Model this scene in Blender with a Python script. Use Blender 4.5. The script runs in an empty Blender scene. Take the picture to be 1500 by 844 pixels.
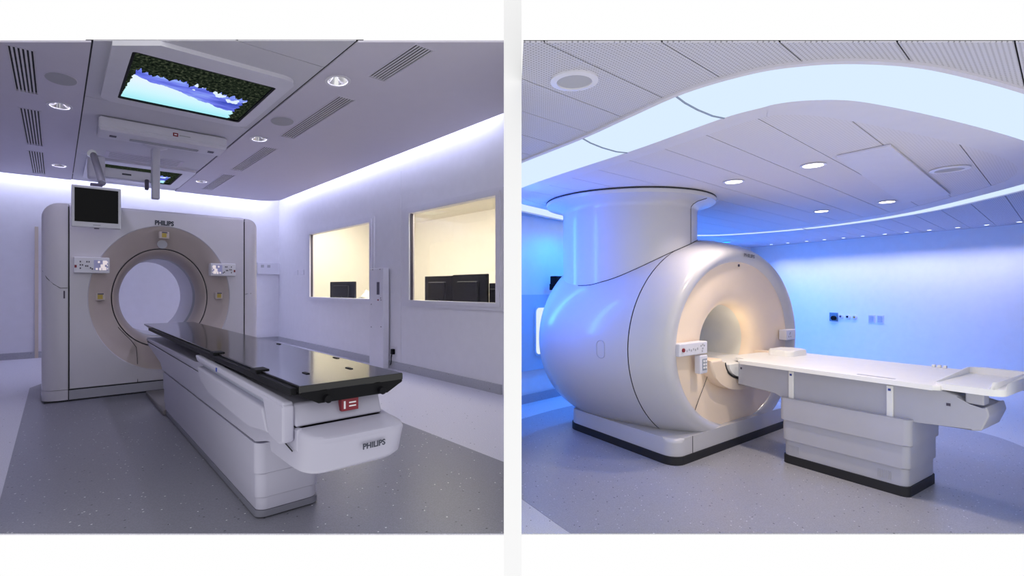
import bpy, bmesh, math, random
from math import pi, cos, sin, sqrt, radians
from mathutils import Vector, Matrix
from mathutils.geometry import tessellate_polygon

# ------------------------------------------------------------------ camera, world, exposure
scene = bpy.context.scene
COL = scene.collection
FPX = 726.0
cam_d = bpy.data.cameras.new('camera'); cam = bpy.data.objects.new('camera', cam_d); COL.objects.link(cam)
cam_d.sensor_fit = 'HORIZONTAL'; cam_d.sensor_width = 36.0; cam_d.lens = 36.0 * FPX / 1500.0
cam_d.clip_start = 0.05; cam_d.clip_end = 100
cam.location = (0, 0, 1.2); cam.rotation_euler = (pi / 2, 0, 0)
scene.camera = cam
world = bpy.data.worlds.new('world'); scene.world = world; world.use_nodes = True
world.node_tree.nodes['Background'].inputs[0].default_value = (1, 1, 1, 1)
world.node_tree.nodes['Background'].inputs[1].default_value = 1.0
scene.view_settings.view_transform = 'Standard'; scene.view_settings.look = 'None'
scene.view_settings.exposure = 0.0; scene.view_settings.gamma = 1.0
scene.view_settings.use_curve_mapping = False

COVE_L = 20.0          # white cove strips of the CT room
DOWN_L = 40.0         # CT room downlights (W)
CTRL_L = 17.0          # control room ceiling panel
OVAL_L = 1.05         # luminous oval ring
DOWN_R = 60.0         # MR room downlights (W)
BLUE_R = 250.0        # blue wall washers (W)

# ------------------------------------------------------------------ frames of the two rooms
AL = radians(42.617); C0 = Vector((-5.3648, 11.616, 0))
bLv = Vector((cos(AL), sin(AL), 0)); aLv = Vector((-sin(AL), cos(AL), 0))
ML = Matrix.Translation(C0) @ Matrix.Rotation(AL, 4, 'Z')      # local x = -q, y = -p
def LW(q, p, z=0.0): return C0 - aLv * p - bLv * q + Vector((0, 0, z))
AR = radians(37.4); AT = radians(33.0); AS = radians(41.6); ZR = -0.4
def RW(n, m, z, ang):
    u = Vector((cos(ang), sin(ang), 0)); mv = Vector((sin(ang), -cos(ang), 0))
    return u * n + mv * m + Vector((0, 0, z))
ZC = 3.02; ZO = 2.2; ZI = 2.165

# ------------------------------------------------------------------ materials
MATS = {}
def nodes_of(name):
    m = bpy.data.materials.new(name); m.use_nodes = True
    return m, m.node_tree, m.node_tree.nodes['Principled BSDF']
def pmat(name, col, rough=0.5, metal=0.0, var=0.04, scale=8.0, bump=0.0, bscale=60.0, coat=0.0, spec=0.5):
    if name in MATS: return MATS[name]
    m, nt, b = nodes_of(name)
    tc = nt.nodes.new('ShaderNodeTexCoord'); nz = nt.nodes.new('ShaderNodeTexNoise')
    nz.inputs['Scale'].default_value = scale; nz.inputs['Detail'].default_value = 3
    nt.links.new(tc.outputs['Object'], nz.inputs['Vector'])
    mp = nt.nodes.new('ShaderNodeMapRange'); mp.inputs['To Min'].default_value = 1 - var; mp.inputs['To Max'].default_value = 1 + var
    nt.links.new(nz.outputs['Fac'], mp.inputs['Value'])
    mx = nt.nodes.new('ShaderNodeVectorMath'); mx.operation = 'SCALE'; mx.inputs[0].default_value = col
    nt.links.new(mp.outputs[0], mx.inputs['Scale']); nt.links.new(mx.outputs[0], b.inputs['Base Color'])
    b.inputs['Roughness'].default_value = rough; b.inputs['Metallic'].default_value = metal
    b.inputs['Specular IOR Level'].default_value = spec
    if coat: b.inputs['Coat Weight'].default_value = coat; b.inputs['Coat Roughness'].default_value = 0.08
    if bump:
        n2 = nt.nodes.new('ShaderNodeTexNoise'); n2.inputs['Scale'].default_value = bscale
        nt.links.new(tc.outputs['Object'], n2.inputs['Vector'])
        bp = nt.nodes.new('ShaderNodeBump'); bp.inputs['Strength'].default_value = bump; bp.inputs['Distance'].default_value = 0.002
        nt.links.new(n2.outputs['Fac'], bp.inputs['Height']); nt.links.new(bp.outputs[0], b.inputs['Normal'])
    MATS[name] = m; return m
def emat(name, col, s):
    if name in MATS: return MATS[name]
    m = bpy.data.materials.new(name); m.use_nodes = True; nt = m.node_tree
    nt.nodes.remove(nt.nodes['Principled BSDF'])
    e = nt.nodes.new('ShaderNodeEmission'); e.inputs[0].default_value = (*col, 1); e.inputs[1].default_value = s
    nt.links.new(e.outputs[0], nt.nodes['Material Output'].inputs[0]); MATS[name] = m; return m
def floormat(name, col, flake=0.35, dark=0.4, rough=0.35):
    m, nt, b = nodes_of(name); tc = nt.nodes.new('ShaderNodeTexCoord')
    nz = nt.nodes.new('ShaderNodeTexNoise'); nz.inputs['Scale'].default_value = 140; nz.inputs['Detail'].default_value = 4
    nt.links.new(tc.outputs['Object'], nz.inputs['Vector'])
    r1 = nt.nodes.new('ShaderNodeValToRGB'); e = r1.color_ramp.elements
    e[0].position = .3; e[0].color = (*[c * .82 for c in col], 1); e[1].position = .7; e[1].color = (*[min(1, c * 1.15) for c in col], 1)
    nt.links.new(nz.outputs['Fac'], r1.inputs[0])
    prev = r1.outputs[0]
    for sc, c2, th in ((38, (.75, .75, .78), flake), (31, (.03, .03, .05), dark)):
        vo = nt.nodes.new('ShaderNodeTexVoronoi'); vo.inputs['Scale'].default_value = sc
        nt.links.new(tc.outputs['Object'], vo.inputs['Vector'])
        sp = nt.nodes.new('ShaderNodeSeparateColor'); nt.links.new(vo.outputs['Color'], sp.inputs[0])
        a = nt.nodes.new('ShaderNodeMath'); a.operation = 'LESS_THAN'; a.inputs[1].default_value = th * .3
        nt.links.new(sp.outputs[0], a.inputs[0])
        d = nt.nodes.new('ShaderNodeMath'); d.operation = 'LESS_THAN'; d.inputs[1].default_value = .17
        nt.links.new(vo.outputs['Distance'], d.inputs[0])
        k = nt.nodes.new('ShaderNodeMath'); k.operation = 'MULTIPLY'
        nt.links.new(a.outputs[0], k.inputs[0]); nt.links.new(d.outputs[0], k.inputs[1])
        mx = nt.nodes.new('ShaderNodeMix'); mx.data_type = 'RGBA'; mx.inputs['B'].default_value = (*c2, 1)
        nt.links.new(k.outputs[0], mx.inputs['Factor']); nt.links.new(prev, mx.inputs['A']); prev = mx.outputs['Result']
    nt.links.new(prev, b.inputs['Base Color']); b.inputs['Roughness'].default_value = rough
    MATS[name] = m; return m
def perfmat(name, col, dark=.5):
    m, nt, b = nodes_of(name); tc = nt.nodes.new('ShaderNodeTexCoord')
    mp = nt.nodes.new('ShaderNodeMapping'); mp.inputs['Rotation'].default_value = (0, 0, -AS); mp.inputs['Scale'].default_value = (62, 62, 62)
    nt.links.new(tc.outputs['Object'], mp.inputs[0])
    fr = nt.nodes.new('ShaderNodeVectorMath'); fr.operation = 'FRACTION'; nt.links.new(mp.outputs[0], fr.inputs[0])
    sp = nt.nodes.new('ShaderNodeSeparateXYZ'); nt.links.new(fr.outputs[0], sp.inputs[0])
    cb = nt.nodes.new('ShaderNodeCombineXYZ'); nt.links.new(sp.outputs[0], cb.inputs[0]); nt.links.new(sp.outputs[1], cb.inputs[1])
    ds = nt.nodes.new('ShaderNodeVectorMath'); ds.operation = 'DISTANCE'; ds.inputs[1].default_value = (.5, .5, 0)
    nt.links.new(cb.outputs[0], ds.inputs[0])
    lt = nt.nodes.new('ShaderNodeMath'); lt.operation = 'LESS_THAN'; lt.inputs[1].default_value = .24
    nt.links.new(ds.outputs['Value'], lt.inputs[0])
    mx = nt.nodes.new('ShaderNodeMix'); mx.data_type = 'RGBA'; mx.inputs['A'].default_value = (*col, 1)
    mx.inputs['B'].default_value = (*[c * dark for c in col], 1); nt.links.new(lt.outputs[0], mx.inputs['Factor'])
    nt.links.new(mx.outputs['Result'], b.inputs['Base Color']); b.inputs['Roughness'].default_value = .6
    MATS[name] = m; return m
def glassmat(name):
    m = bpy.data.materials.new(name); m.use_nodes = True; nt = m.node_tree; nt.nodes.remove(nt.nodes['Principled BSDF'])
    t = nt.nodes.new('ShaderNodeBsdfTransparent'); t.inputs[0].default_value = (.95, .97, .96, 1)
    g = nt.nodes.new('ShaderNodeBsdfGlossy'); g.inputs['Roughness'].default_value = .02
    mx = nt.nodes.new('ShaderNodeMixShader'); mx.inputs[0].default_value = .05
    nt.links.new(t.outputs[0], mx.inputs[1]); nt.links.new(g.outputs[0], mx.inputs[2])
    nt.links.new(mx.outputs[0], nt.nodes['Material Output'].inputs[0]); MATS[name] = m; return m
def screenmat(name, strength):
    # alpine picture on a screen: UV space, v = 0 at the edge facing the scanner room door
    m = bpy.data.materials.new(name); m.use_nodes = True; nt = m.node_tree; nt.nodes.remove(nt.nodes['Principled BSDF'])
    N = nt.nodes.new; L = nt.links.new
    uv = N('ShaderNodeUVMap'); sp = N('ShaderNodeSeparateXYZ'); L(uv.outputs[0], sp.inputs[0])
    def noise(scale, detail=5):
        mp = N('ShaderNodeMapping'); mp.inputs['Scale'].default_value = scale; L(uv.outputs[0], mp.inputs[0])
        n = N('ShaderNodeTexNoise'); n.inputs['Scale'].default_value = 1; n.inputs['Detail'].default_value = detail; L(mp.outputs[0], n.inputs[0]); return n.outputs['Fac']
    def mth(op, a, b):
        n = N('ShaderNodeMath'); n.operation = op
        for i, v in enumerate((a, b)):
            if isinstance(v, (int, float)): n.inputs[i].default_value = v
            else: L(v, n.inputs[i])
        return n.outputs[0]
    def mix(f, a, b):
        n = N('ShaderNodeMix'); n.data_type = 'RGBA'; L(f, n.inputs['Factor'])
        for k, v in (('A', a), ('B', b)):
            if isinstance(v, tuple): n.inputs[k].default_value = (*v, 1)
            else: L(v, n.inputs[k])
        return n.outputs['Result']
    def ramp(f, stops):
        r = N('ShaderNodeValToRGB'); el = r.color_ramp.elements
        while len(el) < len(stops): el.new(.5)
        for e, (p, c) in zip(el, stops): e.position = p; e.color = (*c, 1)
        L(f, r.inputs[0]); return r.outputs[0]
    u, v = sp.outputs[0], sp.outputs[1]
    sky = ramp(v, [(0, (.35, .85, .95)), (.25, (.62, .93, 1)), (.5, (.8, .92, 1)), (1, (.5, .7, 1))])
    lake = ramp(noise((3, 9, 1)), [(.3, (.05, .08, .5)), (.5, (.16, .2, .85)), (.7, (.35, .5, 1))])
    # blue mountains: a band rising to the right
    edge = mth('ADD', mth('MULTIPLY', u, -.42), .58)
    edge = mth('ADD', edge, mth('MULTIPLY', mth('SUBTRACT', noise((4, 1, 1)), .5), .35))
    mt = mth('GREATER_THAN', v, edge)
    col = mix(mt, sky, lake)
    # white snow band above the lake
    sn = mth('MULTIPLY', mth('GREATER_THAN', v, mth('ADD', edge, .16)), mth('GREATER_THAN', noise((7, 5, 1)), .56))
    col = mix(sn, col, (.75, .88, 1))
    # forest at the far edge and at both sides
    fe = mth('ADD', .66, mth('MULTIPLY', u, -.12))
    fe = mth('ADD', fe, mth('MULTIPLY', mth('SUBTRACT', noise((26, 2, 1)), .5), .3))
    forest = ramp(noise((45, 30, 1)), [(.35, (.003, .005, .004)), (.55, (.018, .026, .016)), (.78, (.10, .11, .07))])
    col = mix(mth('GREATER_THAN', v, fe), col, forest)
    le = mth('ADD', .035, mth('MULTIPLY', noise((2, 16, 1)), .07))
    col = mix(mth('LESS_THAN', u, mth('MULTIPLY', le, mth('ADD', v, .25))), col, forest)
    re = mth('SUBTRACT', .97, mth('MULTIPLY', noise((2, 14, 1)), .16))
    col = mix(mth('GREATER_THAN', u, re), col, forest)
    e = N('ShaderNodeEmission'); e.inputs[1].default_value = strength; L(col, e.inputs[0])
    L(e.outputs[0], nt.nodes['Material Output'].inputs[0]); MATS[name] = m; return m

WALL = pmat('wall_paint', (.74, .73, .80), .6, bump=.05, bscale=200)
WALLR = pmat('wall_paint_mr', (.80, .80, .82), .6, bump=.05, bscale=200)
CUT = pmat('white_plaster', (.95, .95, .95), .8, var=.01)
CEIL = pmat('ceiling_paint_dimmed', (.64, .61, .72), .6, var=.02)  # lavender grey put into the paint, standing in for weaker violet light
STRIP = pmat('ceiling_panel_grey', (.62, .61, .68), .55, var=.02)
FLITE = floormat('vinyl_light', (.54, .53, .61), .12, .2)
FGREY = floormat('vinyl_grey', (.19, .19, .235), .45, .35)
FGREYR = floormat('vinyl_grey_mr', (.34, .34, .39), .5, .5)
BASEB = floormat('vinyl_skirting', (.40, .40, .45), .1, .15)
SHELL = pmat('scanner_white_dimmed', (.59, .57, .64), .35, var=.015, coat=.15)  # white shell, its colour greyed to stand in for a dimmer room
SHELLT = pmat('table_white_dimmed', (.41, .40, .51), .38, var=.015)  # white thing; lavender grey albedo imitates lower exposure
BEIGE = pmat('scanner_beige', (.52, .45, .44), .4, var=.02)
PLINTH = pmat('plinth_grey', (.36, .36, .42), .45)
SEAM = pmat('dark_seam', (.015, .015, .02), .6)
BLACK = pmat('black_plastic', (.006, .006, .008), .5, spec=.12)
CARBON = pmat('black_carbon', (.008, .008, .009), .12, spec=.5)
SCRB = pmat('screen_black', (.004, .004, .005), .4, spec=.15)
WHITEP = pmat('white_plastic', (.70, .69, .77), .35)
METAL = pmat('brushed_metal', (.55, .55, .58), .3, metal=.9)
CHROME = pmat('reflector_chrome', (.85, .85, .85), .18, metal=1)
GREYD = pmat('speaker_grille', (.42, .42, .47), .7)
SLAT = pmat('vent_slat', (.68, .66, .73), .5)
RED = pmat('red_label', (.22, .01, .025), .5)
PRINT = pmat('white_print', (.85, .82, .85), .6)
INK = pmat('logo_ink', (.03, .035, .06), .5)
BLUEDOT = pmat('blue_mark', (.03, .06, .35), .5)
YELLOW = pmat('yellow_sticker', (.45, .33, .06), .5)
BTN = pmat('dark_button', (.07, .06, .10), .5)
CTRLW = pmat('control_room_paint', (.86, .82, .74), .7)
WOOD = pmat('desk_top', (.55, .48, .40), .5)
BAG = pmat('plastic_bag', (.75, .74, .70), .25)
PANEL = perfmat('perforated_panel', (.56, .55, .63))  # panel colour lowered to imitate less fill light
PANELI = perfmat('perforated_panel_island', (.66, .63, .69), .80)
TRIM = pmat('island_trim', (.64, .62, .70), .5)
MRW = pmat('magnet_white_dimmed', (.55, .54, .58), .28, var=.01, coat=.25)  # white cover darkened in its colour in place of dimmer lighting
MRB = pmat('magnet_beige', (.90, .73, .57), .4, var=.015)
MRT = pmat('mr_table_white_dimmed', (.46, .46, .53), .35)  # white body; dim lavender light put into its colour
MRTOP = pmat('mr_table_top', (.90, .89, .87), .4)
RUBBER = pmat('black_rubber', (.012, .012, .016), .55)
DADO = pmat('dado_panel', (.50, .62, .72), .5)
BOREM = pmat('bore_liner', (.78, .76, .70), .35)
DOORF = pmat('door_frame_beige', (.60, .52, .44), .5)
GLASS = glassmat('window_glass')
LAMPW = emat('lamp_white', (1, .97, .92), 12)
LAMPR = emat('lamp_warm', (1, .93, .84), 10)
LEDW = emat('led_cove', (.68, .72, 1), COVE_L)
LEDOV = emat('led_oval', (.68, .82, 1), OVAL_L)
LEDBOX = emat('lightbox', (.80, .92, 1), .95)
LEDBL = emat('led_blue', (.0, .25, 1), 6)
LEDSM = emat('led_small', (.85, .93, 1), 5)
CTLAMP = emat('control_lamp', (1, .90, .74), CTRL_L)
DISP = emat('panel_display', (.9, .8, .85), .8)
SCR1 = screenmat('screen_alps', 1.0)

# ------------------------------------------------------------------ mesh helpers
def box(bm, x0, x1, y0, y1, z0, z1):
    v = [bm.verts.new(p) for p in ((x0,y0,z0),(x1,y0,z0),(x1,y1,z0),(x0,y1,z0),(x0,y0,z1),(x1,y0,z1),(x1,y1,z1),(x0,y1,z1))]
    return [bm.faces.new([v[i] for i in f]) for f in ((0,3,2,1),(4,5,6,7),(0,1,5,4),(1,2,6,5),(2,3,7,6),(3,0,4,7))]
def nb(): return bmesh.new()
def bbox(x0, x1, y0, y1, z0, z1, bev=0, seg=3):
    bm = nb(); box(bm, x0, x1, y0, y1, z0, z1)
    if bev: bmesh.ops.bevel(bm, geom=bm.edges[:], offset=bev, segments=seg, affect='EDGES', profile=.5)
    return bm
def sel_bevel(bm, test, off, seg=5):
    e = [e for e in bm.edges if test(e.verts[0].co, e.verts[1].co)]
    bmesh.ops.bevel(bm, geom=e, offset=off, segments=seg, affect='EDGES', profile=.5)
def prism(bm, poly, z0, z1, fn=None):
    fn = fn or (lambda u, v, w: (u, v, w))
    a = [bm.verts.new(fn(x, y, z0)) for x, y in poly]; b = [bm.verts.new(fn(x, y, z1)) for x, y in poly]
    n = len(poly); bm.faces.new(a[::-1]); bm.faces.new(b)
    for i in range(n): bm.faces.new((a[i], a[(i+1) % n], b[(i+1) % n], b[i]))
def prism_holes(bm, outer, holes, z0, z1, fn=None):
    fn = fn or (lambda u, v, w: (u, v, w))
    loops = [outer] + holes; flat = [p for l in loops for p in l]
    tris = tessellate_polygon([[Vector((p[0], p[1], 0)) for p in l] for l in loops])
    a = [bm.verts.new(fn(x, y, z0)) for x, y in flat]; b = [bm.verts.new(fn(x, y, z1)) for x, y in flat]
    for t in tris:
        for s, f in ((a, t), (b, t[::-1])):
            try: bm.faces.new([s[i] for i in f])
            except ValueError: pass
    k = 0
    for l in loops:
        n = len(l)
        for i in range(n):
            bm.faces.new((a[k+i], a[k+(i+1) % n], b[k+(i+1) % n], b[k+i]))
        k += n
def loft(bm, rings, caps=(False, False), closed=True):
    R = [[bm.verts.new(p) for p in r] for r in rings]; n = len(R[0])
    for i in range(len(R) - 1):
        for j in range(n if closed else n - 1):
            try: bm.faces.new((R[i][j], R[i][(j+1) % n], R[i+1][(j+1) % n], R[i+1][j]))
            except ValueError: pass
    if caps[0]: bm.faces.new(R[0][::-1])
    if caps[1]: bm.faces.new(R[-1])
def lathe(bm, prof, n=32, cx=0, cy=0, caps=(True, True)):
    loft(bm, [[(cx + r * cos(2*pi*k/n), cy + r * sin(2*pi*k/n), z) for k in range(n)] for r, z in prof], caps)
def tube(bm, pts, r, n=10):
    pts = [Vector(p) for p in pts]; rings = []
    for i, p in enumerate(pts):
        d = (pts[min(i+1, len(pts)-1)] - pts[max(i-1, 0)]).normalized()
        up = Vector((0, 0, 1)) if abs(d.z) < .95 else Vector((1, 0, 0))
        s = d.cross(up).normalized(); t = s.cross(d)
        rings.append([p + (s * cos(2*pi*k/n) + t * sin(2*pi*k/n)) * r for k in range(n)])
    loft(bm, rings, (True, True))
def rrect(x0, x1, y0, y1, r, n=6):
    out = []
    for cx, cy, a in ((x1-r, y1-r, 0), (x0+r, y1-r, pi/2), (x0+r, y0+r, pi), (x1-r, y0+r, 1.5*pi)):
        out += [(cx + r*cos(a + pi/2*k/n), cy + r*sin(a + pi/2*k/n)) for k in range(n+1)]
    return out
def circ(cx, cy, r, n=32, ry=None): return [(cx + r*cos(2*pi*k/n), cy + (ry or r)*sin(2*pi*k/n)) for k in range(n)]
def clip(poly, nx, ny, c):
    out = []
    for i in range(len(poly)):
        a, b = poly[i], poly[(i+1) % len(poly)]
        da, db = nx*a[0]+ny*a[1]-c, nx*b[0]+ny*b[1]-c
        if da >= 0: out.append(a)
        if da * db < 0:
            t = da / (da - db); out.append((a[0]+(b[0]-a[0])*t, a[1]+(b[1]-a[1])*t))
    return out
def obj(name, bm, mat, parent=None, smooth=None, M=None):
    if M is not None: bm.transform(M)
    bmesh.ops.recalc_face_normals(bm, faces=bm.faces[:])
    me = bpy.data.meshes.new(name); bm.to_mesh(me); bm.free(); me.materials.append(mat)
    if smooth:
        for p in me.polygons: p.use_smooth = True
        me.set_sharp_from_angle(angle=radians(smooth))
    o = bpy.data.objects.new(name, me); COL.objects.link(o)
    if smooth:
        wn = o.modifiers.new('weighted_normal', 'WEIGHTED_NORMAL'); wn.keep_sharp = True
    if parent is not None: o.parent = parent
    return o
def tag(o, label, cat, group=None):
    o['label'] = label; o['category'] = cat
    if group: o['group'] = group
    return o
def thing(name, label, cat, loc=(0, 0, 0), rot=0.0, group=None):
    o = bpy.data.objects.new(name, None); COL.objects.link(o); o.empty_display_size = .1
    o.location = loc; o.rotation_euler = (0, 0, rot); return tag(o, label, cat, group)
def struct(name, bm, mat, label, M=None, smooth=None, cat=None):
    o = obj(name, bm, mat, None, smooth, M); o['kind'] = 'structure'; o['label'] = label
    o['category'] = cat or name.split('_')[0]; return o
def dup(root, loc, rot, label, group=None):
    r = root.copy(); COL.objects.link(r); r.location = loc; r.rotation_euler = (0, 0, rot); r['label'] = label
    if group: r['group'] = group
    for ch in list(root.children):
        c = ch.copy(); COL.objects.link(c); c.parent = r
        for g in list(ch.children):
            d = g.copy(); COL.objects.link(d); d.parent = c
    return r
def text(body, size, name, mat, parent, M, bold=.02, ext=.001):
    cu = bpy.data.curves.new(name, 'FONT'); cu.body = body; cu.size = size; cu.extrude = ext; cu.offset = bold * size
    cu.align_x = 'CENTER'; cu.align_y = 'CENTER'; cu.resolution_u = 3
    t = bpy.data.objects.new('tmp', cu); COL.objects.link(t); bpy.context.view_layer.update()
    me = bpy.data.meshes.new_from_object(t.evaluated_get(bpy.context.evaluated_depsgraph_get()))
    bpy.data.objects.remove(t); me.materials.clear(); me.materials.append(mat); me.transform(M)
    o = bpy.data.objects.new(name, me); COL.objects.link(o); o.parent = parent; return o
FACE = Matrix.Rotation(pi/2, 4, 'X')      # text upright, read from -y
def lamp(name, kind, loc, energy, col, parent=None, size=.1, spot=None, blend=.6, rot=(0, 0, 0)):
    d = bpy.data.lights.new(name, kind); d.energy = energy; d.color = col
    if kind == 'AREA': d.shape = 'DISK'; d.size = size
    else: d.shadow_soft_size = size
    if spot: d.spot_size = spot; d.spot_blend = blend
    o = bpy.data.objects.new(name, d); COL.objects.link(o); o.location = loc; o.rotation_euler = rot
    if parent is not None: o.parent = parent
    return o

# ================================================================== SETTING, CT ROOM
YF_L, YF_R, YC_L, YC_R = 2.42, 3.227, 3.67, 2.017
XP0, XP1 = -.04, .0467
def lpoly(q0, q1, p0, p1): return [tuple(LW(q, p)[:2]) for q, p in ((q1, p1), (q0, p1), (q0, p0), (q1, p0))]
def lclip(poly, yf): return clip(clip(poly, 0, 1, yf), -1, 0, -XP0)
def pr(poly, z0, z1):
    bm = nb(); prism(bm, poly, z0, z1); return bm
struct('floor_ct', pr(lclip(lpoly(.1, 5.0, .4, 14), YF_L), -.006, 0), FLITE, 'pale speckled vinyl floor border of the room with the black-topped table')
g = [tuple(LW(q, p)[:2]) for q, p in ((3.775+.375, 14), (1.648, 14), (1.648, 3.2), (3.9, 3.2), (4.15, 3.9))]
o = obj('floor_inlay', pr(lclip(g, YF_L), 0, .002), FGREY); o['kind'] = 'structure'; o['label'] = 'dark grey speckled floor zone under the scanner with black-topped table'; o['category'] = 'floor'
def PZ(u, v, w): return (-w, -u, v)             # wall plane along p
def QZ(u, v, w): return (-u, -w, v)             # wall plane along q
W1 = (2.35, 4.86, 1.026, 2.245); W2 = (6.06, 7.93, 1.03, 2.25)
bm = nb(); prism_holes(bm, [(.3, 0), (8.12, 0), (8.12, 3.4), (.3, 3.4)], [[(w[0], w[2]), (w[1], w[2]), (w[1], w[3]), (w[0], w[3])] for w in (W1, W2)], .17, .22, PZ)
struct('wall_right', bm, WALL, 'white side wall with two control room windows', ML)
bm = nb(); box(bm, -5.1, -.1, -.4, -.28, 0, 3.4); struct('wall_back', bm, WALL, 'white wall behind the square scanner housing', ML)
bm = nb(); prism(bm, clip([tuple(LW(q, p)[:2]) for q, p in ((5.1, 14), (5.0, 14), (5.0, .28), (5.1, .28))], 0, 1, YF_L), 0, 3.4); struct('wall_left', bm, WALL, 'white wall left of the square scanner')
bm = nb(); box(bm, XP0, XP1, YF_L, 6.85, ZR, 3.4); struct('wall_divider', bm, CUT, 'white end of the wall between the two scanner rooms')
bm = nb(); box(bm, -4.9, -.22, -.42, -.4, .0, .11); struct('baseboard_back', bm, BASEB, 'grey skirting along the wall behind the square scanner', ML)
bm = nb(); box(bm, -.24, -.22, -8.0, -.42, 0, .11); struct('baseboard_right', bm, BASEB, 'grey skirting under the control room windows', ML)
bm = nb(); box(bm, -4.185, -4.14, -.43, -.40, 0, 2.25); struct('door_1', bm, DOORF, 'narrow beige door frame left of the square scanner', ML)
bm = nb(); box(bm, -.225, -.22, -5.78, -5.70, .1, 2.9); struct('trim_1', bm, WALL, 'flat joint strip on the wall between the two windows', ML)
bm = nb(); box(bm, -3.75, -2.62, YF_L - .1, YF_L, 0, 3.02); struct('wall_sky_block_ct', bm, WALL, 'short white wall added out of view to narrow the open front of the black-topped table room')  # unseen piece, added to shut sky light out of the open front
# ceiling with cut-outs
Q0, Q1, P0 = .49, 5.0, 1.0
def qp(l): return [(-q, -p) for q, p in l]
corner = [(Q0 + .45 - .45*sin(a), P0 + .45 - .45*cos(a)) for a in [pi/2*k/8 for k in range(9)]]
outer = [(Q1, P0)] + corner + [(Q0, 12), (Q1, 12)]
wpoly = [tuple((ML @ Vector((-q, -p, 0)))[:2]) for q, p in outer]
wpoly = lclip(wpoly, YC_L)
SQL, SQR = 3.725, 2.270
def halfplane_q(poly, q, keep_less):
    nx, ny = -bLv.x, -bLv.y; c = q + (nx*C0.x + ny*C0.y)
    return clip(poly, -nx, -ny, -c) if keep_less else clip(poly, nx, ny, c)
VENTS = [(4.04, 4.19, 5.735, 7.45), (4.04, 4.19, 3.43, 5.14), (4.04, 4.19, 1.29, 3.02),
         (1.787, 1.94, 8.21, 9.9), (1.787, 1.94, 5.94, 7.61), (1.787, 1.94, 3.66, 5.32), (1.787, 1.94, 1.61, 3.24)]
DOWN = [(3.89, 5.48), (3.885, 2.21), (2.095, 7.94), (2.092, 5.64), (2.088, 2.36)]
def w2(q, p): return tuple(LW(q, p)[:2])
def vent_hole(v): return [w2(v[1], v[3]), w2(v[0], v[3]), w2(v[0], v[2]), w2(v[1], v[2])]
def dl_hole(d, r=.085): return [w2(d[0] + r*cos(2*pi*k/28), d[1] + r*1.45*sin(2*pi*k/28)) for k in range(28)]
def inside(h, yf): return all(p[1] > yf + .003 for p in h)
for nm, poly, keep, lab in (('ceiling_ct_right', halfplane_q(wpoly, SQR, True), lambda q: q < SQR, 'lavender grey ceiling strip beside the lit cove and windows'),
                       ('ceiling_ct_left', halfplane_q(wpoly, SQL, False), lambda q: q > SQL, 'lavender grey ceiling strip above the left of the square scanner')):
    hs = []
    for v in VENTS:
        if keep(v[0]):
            if v[3] > 9 or (v[0] > 4 and v[3] > 7):
                pmax = 8.97 if v[0] < 3 else 6.89
                v = (v[0], v[1], v[2], pmax)
            hs.append(vent_hole(v))
    hs += [dl_hole(d) for d in DOWN if keep(d[0])]
    hs = [h for h in hs if inside(h, YC_L)]
    bm = nb(); prism_holes(bm, poly, hs, ZC, ZC + .014); struct(nm, bm, CEIL, lab)
mid = halfplane_q(halfplane_q(wpoly, SQL - .012, True), SQR + .012, False)
midb = halfplane_q(halfplane_q(wpoly, SQL + .03, True), SQR - .03, False)
ce = struct('ceiling_ct_middle', pr(midb, ZC + .018, ZC + .02), SEAM, 'recessed middle ceiling strip holding the two picture screens')
def halfplane_p(poly, p, keep_less):
    nx, ny = -aLv.x, -aLv.y; c = p + (nx*C0.x + ny*C0.y)
    return clip(poly, -nx, -ny, -c) if keep_less else clip(poly, nx, ny, c)
cuts = [.9, 3.25, 5.95, 8.1, 12]
S1 = (2.456, 3.49, 6.2, 7.47); S2 = (2.445, 3.42, 1.76, 2.93)
for a, b in zip(cuts[:-1], cuts[1:]):
    pp = halfplane_p(halfplane_p(mid, a + .006, False), b - .006, True)
    if len(pp) > 2: obj('ceiling_panel', pr(pp, ZC + .010, ZC + .018), STRIP, ce)
# cove lids and upstands (above the ceiling edge)
bm = nb(); box(bm, -1.0, -.1, -8.3, -.3, 3.37, 3.4); box(bm, -5.1, -1.0, -1.6, -.3, 3.37, 3.4)
box(bm, -1.0, -.98, -8.3, -1.6, ZC + .014, 3.37); box(bm, -5.1, -1.0, -1.6, -1.58, ZC + .014, 3.37)
struct('trim_2', bm, CUT, 'white cove trough above the ceiling edge', ML)
bm = nb(); box(bm, -.36, -.30, -8.0, -1.0, 3.27, 3.29)
tag(obj('cove_light', bm, LEDW, M=ML), 'long white cove light over the wall with windows', 'light', 'cove lights')
bm = nb(); box(bm, -4.9, -.5, -.62, -.54, 3.24, 3.26)
tag(obj('cove_light', bm, LEDW, M=ML), 'long white cove light over the wall behind the square scanner', 'light', 'cove lights')

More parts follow.
